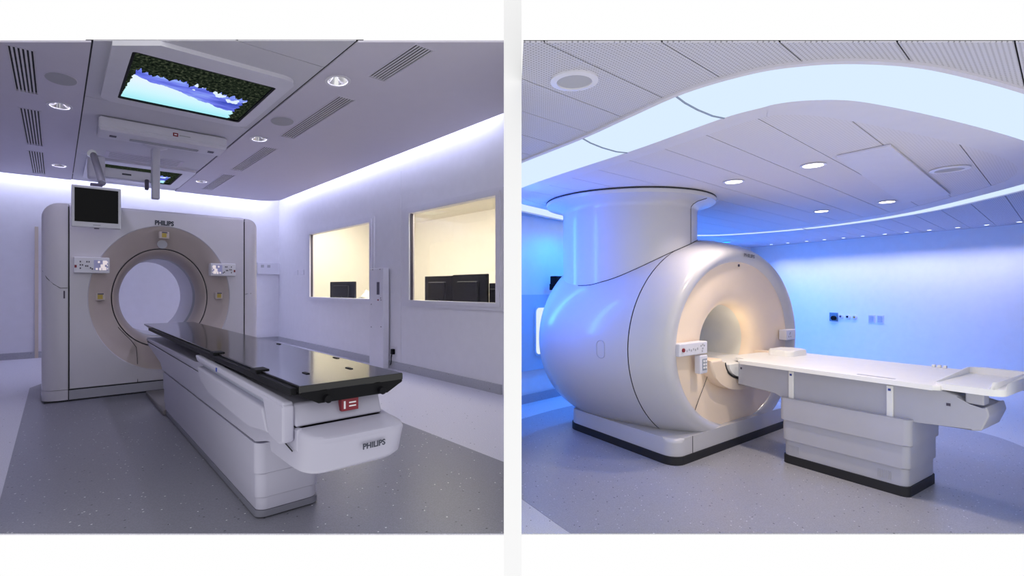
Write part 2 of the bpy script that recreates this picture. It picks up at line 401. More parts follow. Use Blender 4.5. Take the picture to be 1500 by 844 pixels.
# windows
def window(name, w, lab, pend=None):
    root = bpy.data.objects.new(name, None); COL.objects.link(root); root.matrix_world = ML
    root['kind'] = 'structure'; root['label'] = lab; root['category'] = 'window'
    f = .1; p1o = min(w[1] + .12, 8.04)
    bm = nb(); prism_holes(bm, [(w[0]-.2, w[2]-.09), (p1o, w[2]-.09), (p1o, w[3]+.085), (w[0]-.2, w[3]+.085)],
                           [[(w[0], w[2]), (w[1], w[2]), (w[1], w[3]), (w[0], w[3])]], .22, .245, PZ)
    obj('window_frame', bm, WHITEP, root)
    bm = nb(); prism_holes(bm, [(w[0]-.07, w[2]-.045), (min(w[1]+.07, p1o-.01), w[2]-.045), (min(w[1]+.07, p1o-.01), w[3]+.045), (w[0]-.07, w[3]+.045)],
                           [[(w[0], w[2]), (w[1], w[2]), (w[1], w[3]), (w[0], w[3])]], .245, .262, PZ)
    obj('inner_frame', bm, WHITEP, root)
    bm = nb(); box(bm, -.235, -.2, -w[0]-.014, -w[0], w[2], w[3]); obj('gasket', bm, BTN, root)
    bm = nb(); box(bm, -.205, -.200, -w[1], -w[0], w[2], w[3]); obj('pane', bm, GLASS, root)
window('window_1', W1, 'smaller control room window nearer the scanner, one wrapped monitor behind it')
window('window_2', W2, 'larger control room window at right, dark monitors behind it')

# control room
cpoly = [tuple(LW(.17, 1.6)[:2]), tuple(LW(.17, 7.98)[:2]), (-.045, 6.7), (1.116, 7.82), tuple(LW(-2.2, 1.6)[:2])]
struct('floor_control', pr(cpoly, -.006, 0), pmat('control_floor', (.35, .33, .3), .6), 'floor of the control room behind the windows')
struct('ceiling_control', pr(cpoly, 2.7, 2.75), CTRLW, 'cream ceiling of the control room')
for k, (i, j, nm) in enumerate(((1, 2, 'near'), (2, 3, 'side'), (3, 4, 'far'), (4, 0, 'end'))):
    a, b = Vector(cpoly[i]), Vector(cpoly[j]); d = (b - a).normalized(); n = Vector((d.y, -d.x)) * .02
    bm = nb(); prism(bm, [tuple(a), tuple(b), tuple(b + n), tuple(a + n)], 0, 2.75)
    struct('wall_control_' + nm, bm, CTRLW, {'near': 'cream control room wall by the divider', 'side': 'cream slanted control room wall', 'far': 'cream far wall of the control room', 'end': 'cream end wall of the control room'}[nm])
bm = nb(); box(bm, .02, .50, -6.8, -2.2, 2.66, 2.70)
tag(obj('ceiling_light_panel', bm, CTLAMP, M=ML), 'warm ceiling light panel inside the control room', 'light')
t = thing('control_desk', 'long desk under the windows inside the control room', 'desk', LW(-.23, 4.9, 0), AL)
obj('desk_top', bbox(-.32, .32, -2.3, 2.6, .72, .75, .005), WOOD, t)
for y in (-2.2, 0, 2.5): obj('leg', bbox(-.3, .3, y - .02, y + .02, 0, .72), WOOD, t)
def desk_monitor(p, q, w, zt, zb, lab, yaw=0.0):
    t = thing('desktop_monitor', lab, 'monitor', LW(q, p, .75), AL + pi/2 + yaw, 'control room monitors')
    h0, h1 = zb - .75, zt - .75
    bm = bbox(-w/2, w/2, -.02, .02, h0, h1, .008); sel = None
    obj('housing', bm, BLACK, t)
    obj('back_bulge', bbox(-w*.3, w*.3, .02, .06, h0 + (h1-h0)*.2, h0 + (h1-h0)*.8, .015), BLACK, t)
    obj('stand', bbox(-.04, .04, .03, .06, 0, h0 + (h1-h0)*.5), BLACK, t)
    obj('foot', bbox(-.13, .13, -.08, .1, 0, .015, .005), BLACK, t)
desk_monitor(3.06, -.10, .90, 1.32, .96, 'small black monitor with plastic cover behind the smaller window', .1)
desk_monitor(6.28, -.10, .64, 1.37, .95, 'left of the black monitors behind the larger window', .05)
desk_monitor(7.00, -.10, .76, 1.38, .93, 'middle black monitor behind the larger window', -.03)
desk_monitor(7.52, -.10, .22, 1.26, .92, 'rightmost black monitor cut off at the edge of the larger window')
bm = nb(); bmesh.ops.create_icosphere(bm, subdivisions=3, radius=.2); random.seed(4)
for v in bm.verts: v.co *= .8 + .4*random.random(); v.co.z = max(v.co.z * .75, -.1)
bm.transform(Matrix.Translation((0, 0, .1)))
o = tag(obj('plastic_bag', bm, BAG, smooth=60), 'crumpled clear plastic wrapping on the desk beside the wrapped monitor', 'bag'); o.location = LW(-.16, 3.98, .75); o.scale = (.7, 1.6, 1.55)

# ------------------------------------------------------------------ CT room ceiling fittings
def ct_vent(v, lab):
    q0, q1, p0, p1 = v
    t = thing('ceiling_vent', lab, 'vent', LW((q0+q1)/2, (p0+p1)/2, ZC), AL, 'slotted ceiling vents')
    w, l = (q1-q0)/2, (p1-p0)/2
    obj('vent_box', bbox(-w-.004, w+.004, -l-.004, l+.004, .014, .02), SEAM, t)
    for i in range(7):
        x = -w + (2*w) * i/6
        obj('slat', bbox(max(-w+.001, x - .0065), min(w-.001, x + .0065), -l + .002, l - .002, .0, .004), SLAT, t)
    bm = nb(); prism_holes(bm, [(-w-.012, -l-.012), (w+.012, -l-.012), (w+.012, l+.012), (-w-.012, l+.012)], [[(-w, -l), (w, -l), (w, l), (-w, l)]], -.003, 0)
    obj('rim', bm, CEIL, t)
vl = ['slotted ceiling vent at the top left corner of the picture', 'middle slotted vent of the left ceiling row', 'far left slotted vent nearest the lit back wall',
      'slotted ceiling vent cut off by the top edge right of the picture screen', 'slotted ceiling vent between the round speaker and nearest right downlight', 'third slotted vent of the right row, beside the white boom', 'farthest slotted vent of the right row near the lit cove corner']
for v, l in zip(VENTS, vl):
    v = list(v)
    if v[3] > 9: v[3] = 8.97
    elif v[0] > 4 and v[3] > 7: v[3] = 6.89
    ct_vent(v, l)
dl = ['bright downlight beside the left round speaker', 'small far downlight at left above the scanner', 'largest downlight at right of the big picture screen', 'middle right downlight beside the white boom end', 'small far right downlight near the second screen']
for (q, p), l in zip(DOWN, dl):
    t = thing('downlight', l, 'light', LW(q, p, ZC), AL, 'recessed downlights of the left room')
    def ring(r, z): return [(r*cos(2*pi*k/28), r*1.45*sin(2*pi*k/28), z) for k in range(28)]
    bm = nb(); loft(bm, [ring(.083, .004), ring(.1, -.002), ring(.1, -.006), ring(.078, -.006), ring(.075, .0)]); obj('trim_ring', bm, WHITEP, t, 40)
    bm = nb(); loft(bm, [ring(.083, 0), ring(.055, .085)]); obj('reflector', bm, CHROME, t, 60)
    bm = nb(); loft(bm, [ring(.056, .08), ring(.056, .09)], (True, True)); obj('lens', bm, LAMPW, t)
    lamp('bulb', 'SPOT', (0, 0, .06), DOWN_L, (.74, .71, 1), t, .04, radians(125), 1.0)
for (q, p), l in (((3.885, 6.36), 'round grey ceiling speaker at left, between vent and big screen'), ((2.1, 6.51), 'round grey ceiling speaker right of the big screen')):
    t = thing('ceiling_speaker', l, 'speaker', LW(q, p, ZC), AL, 'round ceiling speakers of the left room')
    bm = nb(); loft(bm, [[(r*cos(2*pi*k/32), r*1.5*sin(2*pi*k/32), z) for k in range(32)] for r, z in ((.105, 0), (.105, -.008), (.09, -.010))], (True, True)); obj('grille', bm, GREYD, t, 40)
    bm = nb(); loft(bm, [[(r*cos(2*pi*k/32), r*1.5*sin(2*pi*k/32), z) for k in range(32)] for r, z in ((.105, 0), (.113, -.002), (.105, -.006))]); obj('rim', bm, CEIL, t, 40)
def picture_screen(s, fr, lab, r):
    q0, q1, p0, p1 = s; t = thing('ceiling_screen', lab, 'screen', LW((q0+q1)/2, (p0+p1)/2, ZC + .010), AL, 'picture screens in the ceiling')
    cq, cp = (q0+q1)/2, (p0+p1)/2
    fx0, fx1, fy0, fy1 = cq - fr[1], cq - fr[0], cp - fr[3], cp - fr[2]
    w, l = (q1-q0)/2, (p1-p0)/2
    bp = rrect(fx0, fx1, fy0, fy1, r); wc = LW(cq, cp)
    bp = clip(bp, sin(AL), cos(AL), YC_L - wc.y)
    bm = nb(); prism_holes(bm, bp, [rrect(-w, w, -l, l, .03)[::-1]], -.035, 0); obj('bezel', bm, WHITEP, t)
    bm = nb(); prism_holes(bm, rrect(-w, w, -l, l, .03), [rrect(-w+.02, w-.02, -l+.03, l-.03, .02)[::-1]], -.03, -.012); obj('black_border', bm, BLACK, t)
    bm = nb(); uvl = bm.loops.layers.uv.new('uv')
    fs = box(bm, -w+.015, w-.015, -l+.02, l-.02, -.016, -.010)
    for f in bm.faces:
        for lp in f.loops:
            c = lp.vert.co; lp[uvl].uv = ((c.x + w)/(2*w), 1 - (c.y + l)/(2*l))
    obj('display', bm, SCR1, t)
picture_screen(S1, (2.36, 3.61, 6.05, 7.72), 'large ceiling screen with mountain and forest picture nearest the camera', .12)
picture_screen(S2, (2.30, 3.60, 1.50, 3.16), 'farther ceiling screen with mountain picture behind the white boom', .08)
t = thing('ceiling_grille', 'wide pale slotted grille in front of the farther ceiling screen', 'vent', LW(2.985, 3.47, ZC + .010), AL)
obj('rim', bbox(-.44, .44, -.2, .2, -.004, 0), CEIL, t)
for i in range(6): obj('slot', bbox(-.40, .40, -.165 + i*.062, -.145 + i*.062, -.006, -.003), GREYD, t)

# white bar hung under the ceiling
t = thing('ceiling_boom', 'long white bar housing with small red logo hung under the ceiling', 'boom', LW(2.985, 5.2, ZC), AL)
bm = nb(); prof = [(-.20, 0), (-.20, -.10), (-.17, -.135), (.17, -.150), (.20, -.13), (.20, 0)]
prism(bm, prof, -.60, .60, lambda u, v, w: (w, u, v)); bmesh.ops.bevel(bm, geom=bm.edges[:], offset=.012, segments=2, affect='EDGES')
bm.transform(Matrix.Translation((0, 0, .0))); obj('housing', bm, WHITEP, t, 40)
obj('laser_slot', bbox(-.32, .34, .02, .10, -.153, -.146), GREYD, t)
for x in (-.47, .47): obj('sensor', bbox(x-.03, x+.03, .0, .06, -.150, -.143), BTN, t)
obj('logo', bbox(.05, .10, -.203, -.199, -.085, -.045), RED, t)
obj('logo_mark', bbox(.062, .088, -.205, -.203, -.072, -.058), PRINT, t)
obj('logo_print', bbox(.11, .22, -.202, -.199, -.072, -.062), GREYD, t)
# pole with monitor
t = thing('monitor_arm', 'white ceiling pole with side arm carrying the small monitor', 'arm', LW(2.985, 4.47, ZC), AL)
bm = nb(); lathe(bm, [(.13, 0), (.13, -.03), (.06, -.06), (.05, -.065)], 28); obj('ceiling_flange', bm, WHITEP, t, 40)
bm = bbox(-.042, .042, -.06, .06, -.69, -.05, .015); obj('pole', bm, WHITEP, t, 40)
bm = bbox(-.60, -.05, -.05, .05, -.49, -.37, .015); obj('arm', bm, WHITEP, t, 40)
obj('arm_mark', bbox(-.34, -.25, -.053, -.050, -.44, -.42), INK, t)
obj('handle', bbox(-.12, -.08, -.12, -.06, -.60, -.47, .012), BTN, t)
bm = bbox(-.66, -.50, -.10, .10, -.52, -.25, .03); obj('joint', bm, WHITEP, t, 40)
bm = nb(); lathe(bm, [(.045, -.02), (.045, .02)], 16); bm.transform(Matrix.Translation((-.63, -.35, -.30)) @ Matrix.Rotation(pi/2, 4, 'X')); obj('pivot', bm, CHROME, t, 40)
bm = nb(); tube(bm, [(-.62, -.34, -.30), (-.58, -.62, -.56), (-.57, -.86, -.70)], .035); obj('spring_arm', bm, METAL, t, 60)
bm = nb(); tube(bm, [(-.60, -.05, -.31), (-.62, -.36, -.30)], .03); obj('link', bm, WHITEP, t, 60)
t = thing('hanging_monitor', 'small white framed monitor with black screen hung before the scanner', 'monitor', LW(3.605, 5.45, 2.03), AL)
hw = .198
obj('frame', bbox(-hw, hw, -.03, .03, -.205, .225, .01), WHITEP, t, 40)
obj('screen', bbox(-hw+.024, hw-.024, -.034, -.028, -.15, .195), SCRB, t)
obj('button', bbox(-.02, .02, -.02, .02, -.214, -.205), BTN, t)
obj('logo_print', bbox(-.03, .03, -.033, -.03, -.182, -.174), GREYD, t)
obj('mount', bbox(-.05, .05, .03, .10, -.06, .27, .01), BTN, t)

# ------------------------------------------------------------------ square CT scanner
t = thing('ct_scanner', 'large square white scanner with round beige bore at the left', 'scanner', LW(2.985, 5.165, 0), AL)
XL, XR = -.835, .85; RX, RZ, ZB = .664, .82, 1.085; DEP = 1.45
NA = 128
def ell(rx, rz, y, dx=0): return [(dx + rx*cos(2*pi*k/NA), y, ZB + rz*sin(2*pi*k/NA)) for k in range(NA)]
def rect_ring(x0, x1, z0, z1, y):
    out = []
    for k in range(NA):
        a = 2*pi*k/NA; c, s = cos(a), sin(a)
        tt = min(((x1 if c > 0 else x0)/c) if abs(c) > 1e-6 else 1e9, (((z1-ZB) if s > 0 else (z0-ZB))/s) if abs(s) > 1e-6 else 1e9)
        out.append((tt*c, y, ZB + tt*s))
    # snap nearest samples to corners
    for X in (x0, x1):
        for Z in (z0, z1):
            i = min(range(NA), key=lambda k: (out[k][0]-X)**2 + (out[k][2]-Z)**2); out[i] = (X, y, Z)
    return out
bm = nb(); loft(bm, [ell(RX+.012, RZ+.012, .012), ell(RX+.02, RZ+.02, -.0), rect_ring(XL+.01, XR-.01, .135, 2.06, 0), rect_ring(XL+.004, XR-.004, .13, 2.085, .012), rect_ring(XL+.004, XR-.004, .13, 2.10, .05), rect_ring(XL+.004, XR-.004, .13, 2.115, .2), rect_ring(XL+.004, XR-.004, .13, 2.115, DEP), ell(.38, .47, DEP)])
obj('housing', bm, SHELL, t, 35)
bm = nb(); loft(bm, [ell(RX+.012, RZ+.012, .012), ell(RX, RZ, .02), ell(RX*.93, RZ*.93, .05), ell(RX*.84, RZ*.84, .12), ell(.475, .587, .19)]); obj('bore_ring', bm, BEIGE, t, 35)
bm = nb(); loft(bm, [ell(.472, .583, .19), ell(.464, .575, .20)]); obj('ring_seam', bm, SEAM, t)
bm = nb(); loft(bm, [ell(.464, .575, .19), ell(.44, .545, .21), ell(.40, .50, .30), ell(.385, .478, .45)]); obj('inner_ring', bm, BEIGE, t, 35)
bm = nb(); loft(bm, [ell(.385, .478, .45), ell(.385, .478, .60)]); obj('scan_window', bm, pmat('scan_window_dark', (.10, .11, .13), .3), t, 35)
bm = nb(); loft(bm, [ell(.385, .478, .60), ell(.38, .47, DEP)]); obj('bore_liner', bm, SHELL, t, 35)
for s, x0, x1, lab in ((-1, -1.045, XL-.004, 'side_cover'), (1, XR+.004, 1.03, 'side_cover')):
    bm = nb(); box(bm, x0, x1, 0, DEP, .13, 2.09)
    xo = x0 if s < 0 else x1
    sel_bevel(bm, lambda a, b: abs(a.x-xo) < 1e-4 and abs(b.x-xo) < 1e-4 and not (abs(a.z-.13) < 1e-4 and abs(b.z-.13) < 1e-4), .15, 8)
    c = obj(lab, bm, SHELL, t, 40)
    bm = nb(); box(bm, x0, x1, .0, DEP, 0.02, .126)
    sel_bevel(bm, lambda a, b: abs(a.x-xo) < 1e-4 and abs(b.x-xo) < 1e-4 and abs(a.z-b.z) > .05, .15, 8)
    obj('foot_cover', bm, PLINTH if s > 0 else SHELL, c, 40)
    bm = nb(); box(bm, x0+.02, x1, .02, DEP, 0, .02); obj('shadow_gap', bm, SEAM, c)
# side cover joints
bm = nb(); tube(bm, [(-.842, -.002, 1.20), (-.90, -.002, 1.20), (-.95, .012, 1.24), (-1.0, .04, 1.30), (-1.035, .10, 1.38)], .003, 6); obj('cover_joint', bm, SEAM, t)
bm = nb(); tube(bm, [(.858, -.002, 1.12), (.93, .01, 1.13), (.99, .06, 1.16), (1.02, .12, 1.22)], .003, 6); obj('cover_joint', bm, SEAM, t)
obj('seam', bbox(XL-.004, XL+.004, -.002, .02, .02, 2.06), SEAM, t)
obj('seam', bbox(XR-.002, XR+.003, -.002, .02, .02, 2.05), SEAM, t)
obj('plinth', bbox(XL+.004, XR-.004, .0, DEP, .02, .118), PLINTH, t)
obj('plinth_gap', bbox(XL+.004, XR-.004, .008, DEP-.01, .0, .13), SEAM, t)
obj('latch', bbox(-.875, -.862, -.004, .0, 1.09, 1.17), BTN, t)
bm = nb(); tube(bm, [(-.43, .188, .78), (-.36, .15, .68), (-.30, .10, .60), (-.255, .07, .52), (-.25, .04, .40), (-.25, .012, .27), (-.25, -.001, .13)], .003, 6); obj('lower_joint', bm, SEAM, t)
text('PHILIPS', .072, 'logo', INK, t, Matrix.Translation((-.0, -.002, 1.955)) @ Matrix.Diagonal((.8, 1, 1, 1)) @ FACE, .045)
for x, z, w in ((.0, 1.815, .05), (-.575, 1.10, .045), (.575, 1.10, .045)):
    y = .028 if z > 1.5 else .072
    k = obj('laser_window', bbox(x-w, x+w, y-.02, y+.03, z-.04, z+.045, .012), BEIGE, t)
    obj('sticker', bbox(x-.022, x+.022, y-.023, y-.02, z-.022, z+.026), YELLOW, k)
    obj('aperture', bbox(x-.022, x+.03, y-.024, y-.021, z+.028, z+.040), BTN, k)
bm = nb(); lathe(bm, [(.05, 0), (.05, .012)], 24); bm.transform(Matrix.Translation((-.01, .085, 1.715)) @ Matrix.Rotation(pi/2, 4, 'X')); obj('speaker', bm, GREYD, t, 40)
def ct_panel(x0, x1, z0, z1, flip):
    k = obj('control_panel', bbox(x0, x1, -.06, .06, z0, z1, .008), WHITEP, t, 40)
    w = x1 - x0; zc = (z0+z1)/2; f = (lambda a: x0 + w*a) if not flip else (lambda a: x1 - w*a)
    def b(a, c, z, h, m, nm='button'):
        xa, xb = sorted((f(a), f(c))); obj(nm, bbox(xa, xb, -.064, -.06, z-h, z+h), m, k)
    b(.02, .08, zc-.015, .014, RED, 'stop_button')
    for a, z in ((.16, .035), (.16, .0), (.16, -.035), (.22, 0), (.34, .035), (.40, .035), (.36, -.01), (.31, -.01), (.44, -.03), (.49, -.04)): b(a, a+.035, zc+z, .008, BTN)
    b(.55, .95, zc, .055, pmat('panel_blue', (.45, .45, .72), .4), 'keypad')
    for a, z, h in ((.60, -.04, .01), (.66, .035, .01), (.70, -.04, .014), (.78, -.035, .018), (.74, -.01, .02), (.80, .03, .022)):
        xa, xb = sorted((f(a), f(a+.06 if a < .74 else a+.12))); obj('lit_key', bbox(xa, xb, -.067, -.064, zc+z-h, zc+z+h), DISP, k)
    for z in (.035, 0, -.035):
        xa, xb = sorted((f(.92), f(.945))); obj('lit_key', bbox(xa, xb, -.067, -.064, zc+z-.008, zc+z+.008), DISP, k)
ct_panel(-.795, -.50, 1.36, 1.53, False)
ct_panel(.46, .735, 1.35, 1.505, True)

# ------------------------------------------------------------------ CT patient table
t = thing('ct_table', 'long patient table with glossy black top before the square scanner', 'table', LW(2.91, 8.0, 0), AL)
def tq(q): return 2.91 - q
def tp(p): return 8.0 - p
X0, X1 = tq(3.15), tq(2.84)
yN, yF = tp(9.41), tp(6.40)
panels = [(.045, .112, .0), (.112, .238, .006), (.238, .40, .012)]
for z0, z1, e in panels:
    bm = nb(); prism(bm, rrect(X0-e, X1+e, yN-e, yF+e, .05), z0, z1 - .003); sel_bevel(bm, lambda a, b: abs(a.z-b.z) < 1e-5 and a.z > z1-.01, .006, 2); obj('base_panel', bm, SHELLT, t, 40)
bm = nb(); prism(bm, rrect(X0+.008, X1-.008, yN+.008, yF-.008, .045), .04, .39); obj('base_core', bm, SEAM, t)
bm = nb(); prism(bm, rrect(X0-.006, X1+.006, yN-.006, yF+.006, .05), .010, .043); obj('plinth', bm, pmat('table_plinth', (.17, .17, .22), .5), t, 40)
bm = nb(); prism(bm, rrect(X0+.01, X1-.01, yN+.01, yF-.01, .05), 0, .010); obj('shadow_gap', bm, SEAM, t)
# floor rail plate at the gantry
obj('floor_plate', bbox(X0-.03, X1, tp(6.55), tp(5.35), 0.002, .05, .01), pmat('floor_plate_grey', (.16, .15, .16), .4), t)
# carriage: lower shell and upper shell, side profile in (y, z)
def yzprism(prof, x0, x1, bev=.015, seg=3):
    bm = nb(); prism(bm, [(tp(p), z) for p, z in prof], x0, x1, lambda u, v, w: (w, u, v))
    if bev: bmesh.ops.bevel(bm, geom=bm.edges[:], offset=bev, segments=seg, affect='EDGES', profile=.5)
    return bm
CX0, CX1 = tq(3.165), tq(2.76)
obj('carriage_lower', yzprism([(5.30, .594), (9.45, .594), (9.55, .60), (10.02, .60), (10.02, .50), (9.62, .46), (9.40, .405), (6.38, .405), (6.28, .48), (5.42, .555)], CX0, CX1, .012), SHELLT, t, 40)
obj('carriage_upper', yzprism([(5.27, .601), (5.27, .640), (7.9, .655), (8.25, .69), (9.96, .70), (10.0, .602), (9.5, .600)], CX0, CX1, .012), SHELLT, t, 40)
obj('carriage_gap', bbox(CX0+.006, CX1-.006, tp(9.985), tp(5.29), .590, .606), SEAM, t)
# end pod
bm = nb()
NPOD = 24
def pod_ring(z, grow, front):
    xa, xb = tq(3.165) - grow*.2, tq(2.70) + grow
    cx, w = (xa+xb)/2, (xb-xa)/2; pts = []
    for k in range(NPOD+1):
        a = pi + pi*k/NPOD; c, s = cos(a), sin(a)
        pts.append((cx + w*(abs(c)**.32)*(1 if c > 0 else -1), tp(9.78) - (front)*(abs(s)**.45), z))
    pts.append((xb, tp(9.66), z)); pts.append((xa, tp(9.66), z)); return pts
loft(bm, [pod_ring(.415, -.05, .28), pod_ring(.420, -.02, .33), pod_ring(.445, .0, .36), pod_ring(.56, .005, .40), pod_ring(.578, -.004, .395), pod_ring(.586, -.02, .375), pod_ring(.60, -.03, .28)], (True, True))
obj('end_pod', bm, SHELLT, t, 50)
bm = nb(); tube(bm, [(tq(3.172), tp(9.86), .52), (tq(3.172), tp(9.98), .50), ], .003, 6); obj('pod_joint', bm, SEAM, t)
text('PHILIPS', .034, 'logo', INK, t, Matrix.Translation((tq(2.895), tp(10.1815), .517)) @ Matrix.Rotation(radians(2), 4, 'Z') @ FACE, .03)
# black carbon cradle
bm = yzprism([(5.0, .768), (5.0, .782), (10.03, .784), (10.03, .752), (5.6, .748)], tq(3.16), tq(2.665), .004, 2); obj('cradle_top', bm, CARBON, t)
bm = nb(); rings = []
for p, za, zb, s in ((5.25, .766, .762, .18), (5.7, .765, .735, .19), (8.4, .75, .71, .18), (10.025, .742, .698, .165)):
    y = tp(p); cx = tq(2.912); rings.append([(cx-.245, y, .775), (cx-.245, y, za), (cx-s, y, zb), (cx+s, y, zb), (cx+.245, y, za), (cx+.245, y, .775)])
loft(bm, rings, (True, True)); obj('cradle_underside', bm, BLACK, t)
for x in (-.13, .13):
    bm = nb(); lathe(bm, [(.014, 0), (.017, .01), (.017, .03), (.008, .035)], 14); bm.transform(Matrix.Translation((tq(2.912) + x, tp(10.02), .715)) @ Matrix.Rotation(pi/2, 4, 'X')); obj('knob', bm, BLACK, t, 40)
obj('edge_rail', bbox(tq(3.185), tq(3.158), tp(10.0), tp(5.6), .742, .772, .004), BLACK, t)
for p in (8.55, 9.45): obj('rail_clip', bbox(tq(3.185), tq(3.12), tp(p+.05), tp(p-.05), .77, .79, .004), BLACK, t)
for q, p in ((3.02, 9.72), (2.80, 9.72), (2.70, 8.3), (2.69, 9.3)): obj('top_dot', bbox(tq(q)-.008, tq(q)+.008, tp(p)-.03, tp(p)+.03, .784, .7875), BLACK, t)
# side tray on the near side
xa = tq(3.165)
bm = yzprism([(8.16, .735), (9.97, .712), (9.99, .675), (8.24, .70)], xa-.045, xa, .01); obj('side_rail', bm, SHELLT, t, 40)
bm = yzprism([(8.25, .668), (9.70, .645), (9.78, .54), (9.5, .515), (8.6, .545), (8.36, .58)], xa-.05, xa, .014); obj('side_tray', bm, SHELLT, t, 40)
bm = yzprism([(8.25, .705), (9.72, .68), (9.72, .64), (8.25, .66)], xa-.012, xa, .003); obj('tray_slot', bm, pmat('slot_blue_grey', (.42, .44, .55), .5), t)
bm = yzprism([(9.70, .705), (9.99, .70), (9.99, .545), (9.93, .525), (9.80, .535)], xa-.05, xa, .012); obj('tray_end', bm, SHELLT, t, 40)
obj('blue_mark', bbox(xa-.048, xa-.044, tp(8.80)-.012, tp(8.80)+.012, .700, .722), BLUEDOT, t)
# red label on the end
lb = obj('warning_label', bbox(tq(2.965), tq(2.885), tp(10.006), tp(9.97), .64, .694), RED, t)
lb['label'] = 'small dark red label with white figure and print'
obj('label_figure', bbox(tq(2.955), tq(2.947), tp(10.008), tp(10.005), .65, .685), PRINT, lb)
for z in (.677, .661): obj('label_line', bbox(tq(2.93), tq(2.897), tp(10.008), tp(10.005), z-.004, z+.002), PRINT, lb)

# ------------------------------------------------------------------ CT room wall fittings
t = thing('upright_post', 'tall white upright post with dark slot against the wall between windows', 'post', LW(.245, 5.25, 0), AL)
obj('body', bbox(-.10, .0, -.22, .22, .0, 1.50, .01), WHITEP, t, 40)
obj('dark_slot', bbox(-.104, -.10, -.11, -.03, 1.10, 1.29), BTN, t)
obj('red_mark', bbox(-.104, -.10, -.09, -.05, 1.01, 1.03), RED, t)
for y, z in ((-.13, 1.48), (.1, 1.48), (-.15, 1.05), (-.16, 1.02), (.15, .95), (-.16, .62), (.15, .60)): obj('screw', bbox(-.103, -.10, y-.012, y+.012, z-.006, z+.006), BTN, t)
t = thing('wall_plug', 'black plug and cable in the socket beside the white post', 'plug', LW(.22, 5.60, .24), AL)
obj('socket_plate', bbox(-.012, 0, -.06, .06, -.06, .09, .003), WHITEP, t)
obj('plug', bbox(-.06, -.012, -.03, .03, -.02, .06, .01), BLACK, t)
bm = nb(); tube(bm, [(-.05, 0, 0), (-.06, .0, -.06), (-.05, .02, -.12), (-.04, .05, -.16), (-.02, .10, -.19)], .008, 8); obj('cable', bm, BLACK, t, 60)
t = thing('wall_rail', 'white wall trunking with sockets between scanner and room corner', 'trunking', LW(.45, .40, 1.5), AL)
obj('trunk', bbox(-.23, .30, -.06, 0, 0, .26, .008), WHITEP, t)
for x in (-.13, .0): obj('socket', bbox(x-.03, x+.03, -.066, -.06, .15, .21), GREYD, t)
for k, p in enumerate((1.52, 1.85)):
    o = tag(obj('wall_switch', bbox(-.012, 0, -.10, .10, -.05, .05, .003), WHITEP), ('white wall switch plate nearest the room corner', 'white wall switch plate nearest the smaller window')[k], 'switch', 'switch plates'); o.location = LW(.22, p, 1.52); o.rotation_euler = (0, 0, AL)

# ================================================================== SETTING, MR ROOM
d1 = Vector((.7276, .6860)); PA = Vector((.05, 6.755)); FC = Vector((5.93, 12.30)); FE = Vector((9.86, 3.5))
e1 = (FE - FC).normalized()
rpoly = [(XP1, YF_R), (9.98, YF_R), tuple(FC), tuple(PA), (XP1, 6.75)]
struct('floor_mr', pr(rpoly, ZR - .006, ZR), floormat('vinyl_light_mr', (.60, .60, .64), .15, .2), 'pale speckled vinyl floor border of the room with the round magnet')
# grey carpet zone with a curved outline
def spline(pts, n=10, closed=True):
    out = []; N = len(pts)
    for i in range(N if closed else N - 1):
        if closed: p = [Vector(pts[(i+k-1) % N]) for k in range(4)]
        else: p = [Vector(pts[min(max(i+k-1, 0), N-1)]) for k in range(4)]
        for j in range(n):
            s = j/n; out.append(tuple(.5*((2*p[1]) + (p[2]-p[0])*s + (2*p[0]-5*p[1]+4*p[2]-p[3])*s*s + (3*p[1]-p[0]-3*p[2]+p[3])*s**3)))
    if not closed: out.append(tuple(pts[-1]))
    return out
gz = [(-.6, 4.9), (-.3, 4.35), (.07, 3.76), (.38, 3.23), (.7, 2.75), (1.3, 2.3), (2.2, 2.2), (3.3, 2.6), (4.3, 3.5), (4.96, 4.55), (5.2, 5.25), (5.1, 5.75), (4.9, 6.3), (4.5, 7.1), (3.6, 7.9), (2.4, 7.9), (.79, 6.71), (.12, 6.05), (-.4, 5.5)]
gz = clip(clip(spline(gz), 1, 0, XP1 + .001), 0, 1, YF_R)
o = obj('floor_inlay', pr(gz, ZR, ZR + .002), FGREYR); o['kind'] = 'structure'; o['label'] = 'grey floor zone with curved edge under the round magnet'; o['category'] = 'floor'
def wallseg(name, a, b, z0, z1, th, mat, lab):
    a, b = Vector(a), Vector(b); d = (b-a).normalized(); n = Vector((-d.y, d.x)) * th
    bm = nb(); prism(bm, [tuple(a), tuple(b), tuple(b+n), tuple(a+n)], z0, z1); return struct(name, bm, mat, lab)
wallseg('wall_blue', PA, FC + d1*.1, ZR, 2.5, .02, WALLR, 'blue-lit wall behind the round magnet at left')
wallseg('wall_far', FC, FE, ZR, 2.5, .1, WALLR, 'pale blue-lit wall behind the white table')
wallseg('baseboard_far', FC + Vector((-.02, -.02)), FE - Vector((.02, 0)), ZR, ZR+.10, .015, BASEB, 'skirting of the pale blue-lit wall')
wallseg('baseboard_blue', PA + Vector((.02, -.02)), FC + Vector((0, -.03)), ZR, ZR+.12, .015, BASEB, 'skirting of the blue-lit wall')
nin = Vector((.686, -.7276))
bm = nb(); box(bm, 3.50, 9.98, YF_R - .1, YF_R, ZR, ZO); struct('wall_sky_block_mr', bm, WALLR, 'white front wall added outside the view to keep sky light out of the magnet room')  # unseen wall, added to cut the white sky fill from the right
def on_blue(s, z, off=0.0): p = Vector((.13, 6.83)) + d1*s + nin*off; return Vector((p.x, p.y, z))
AB = math.atan2(d1.y, d1.x)
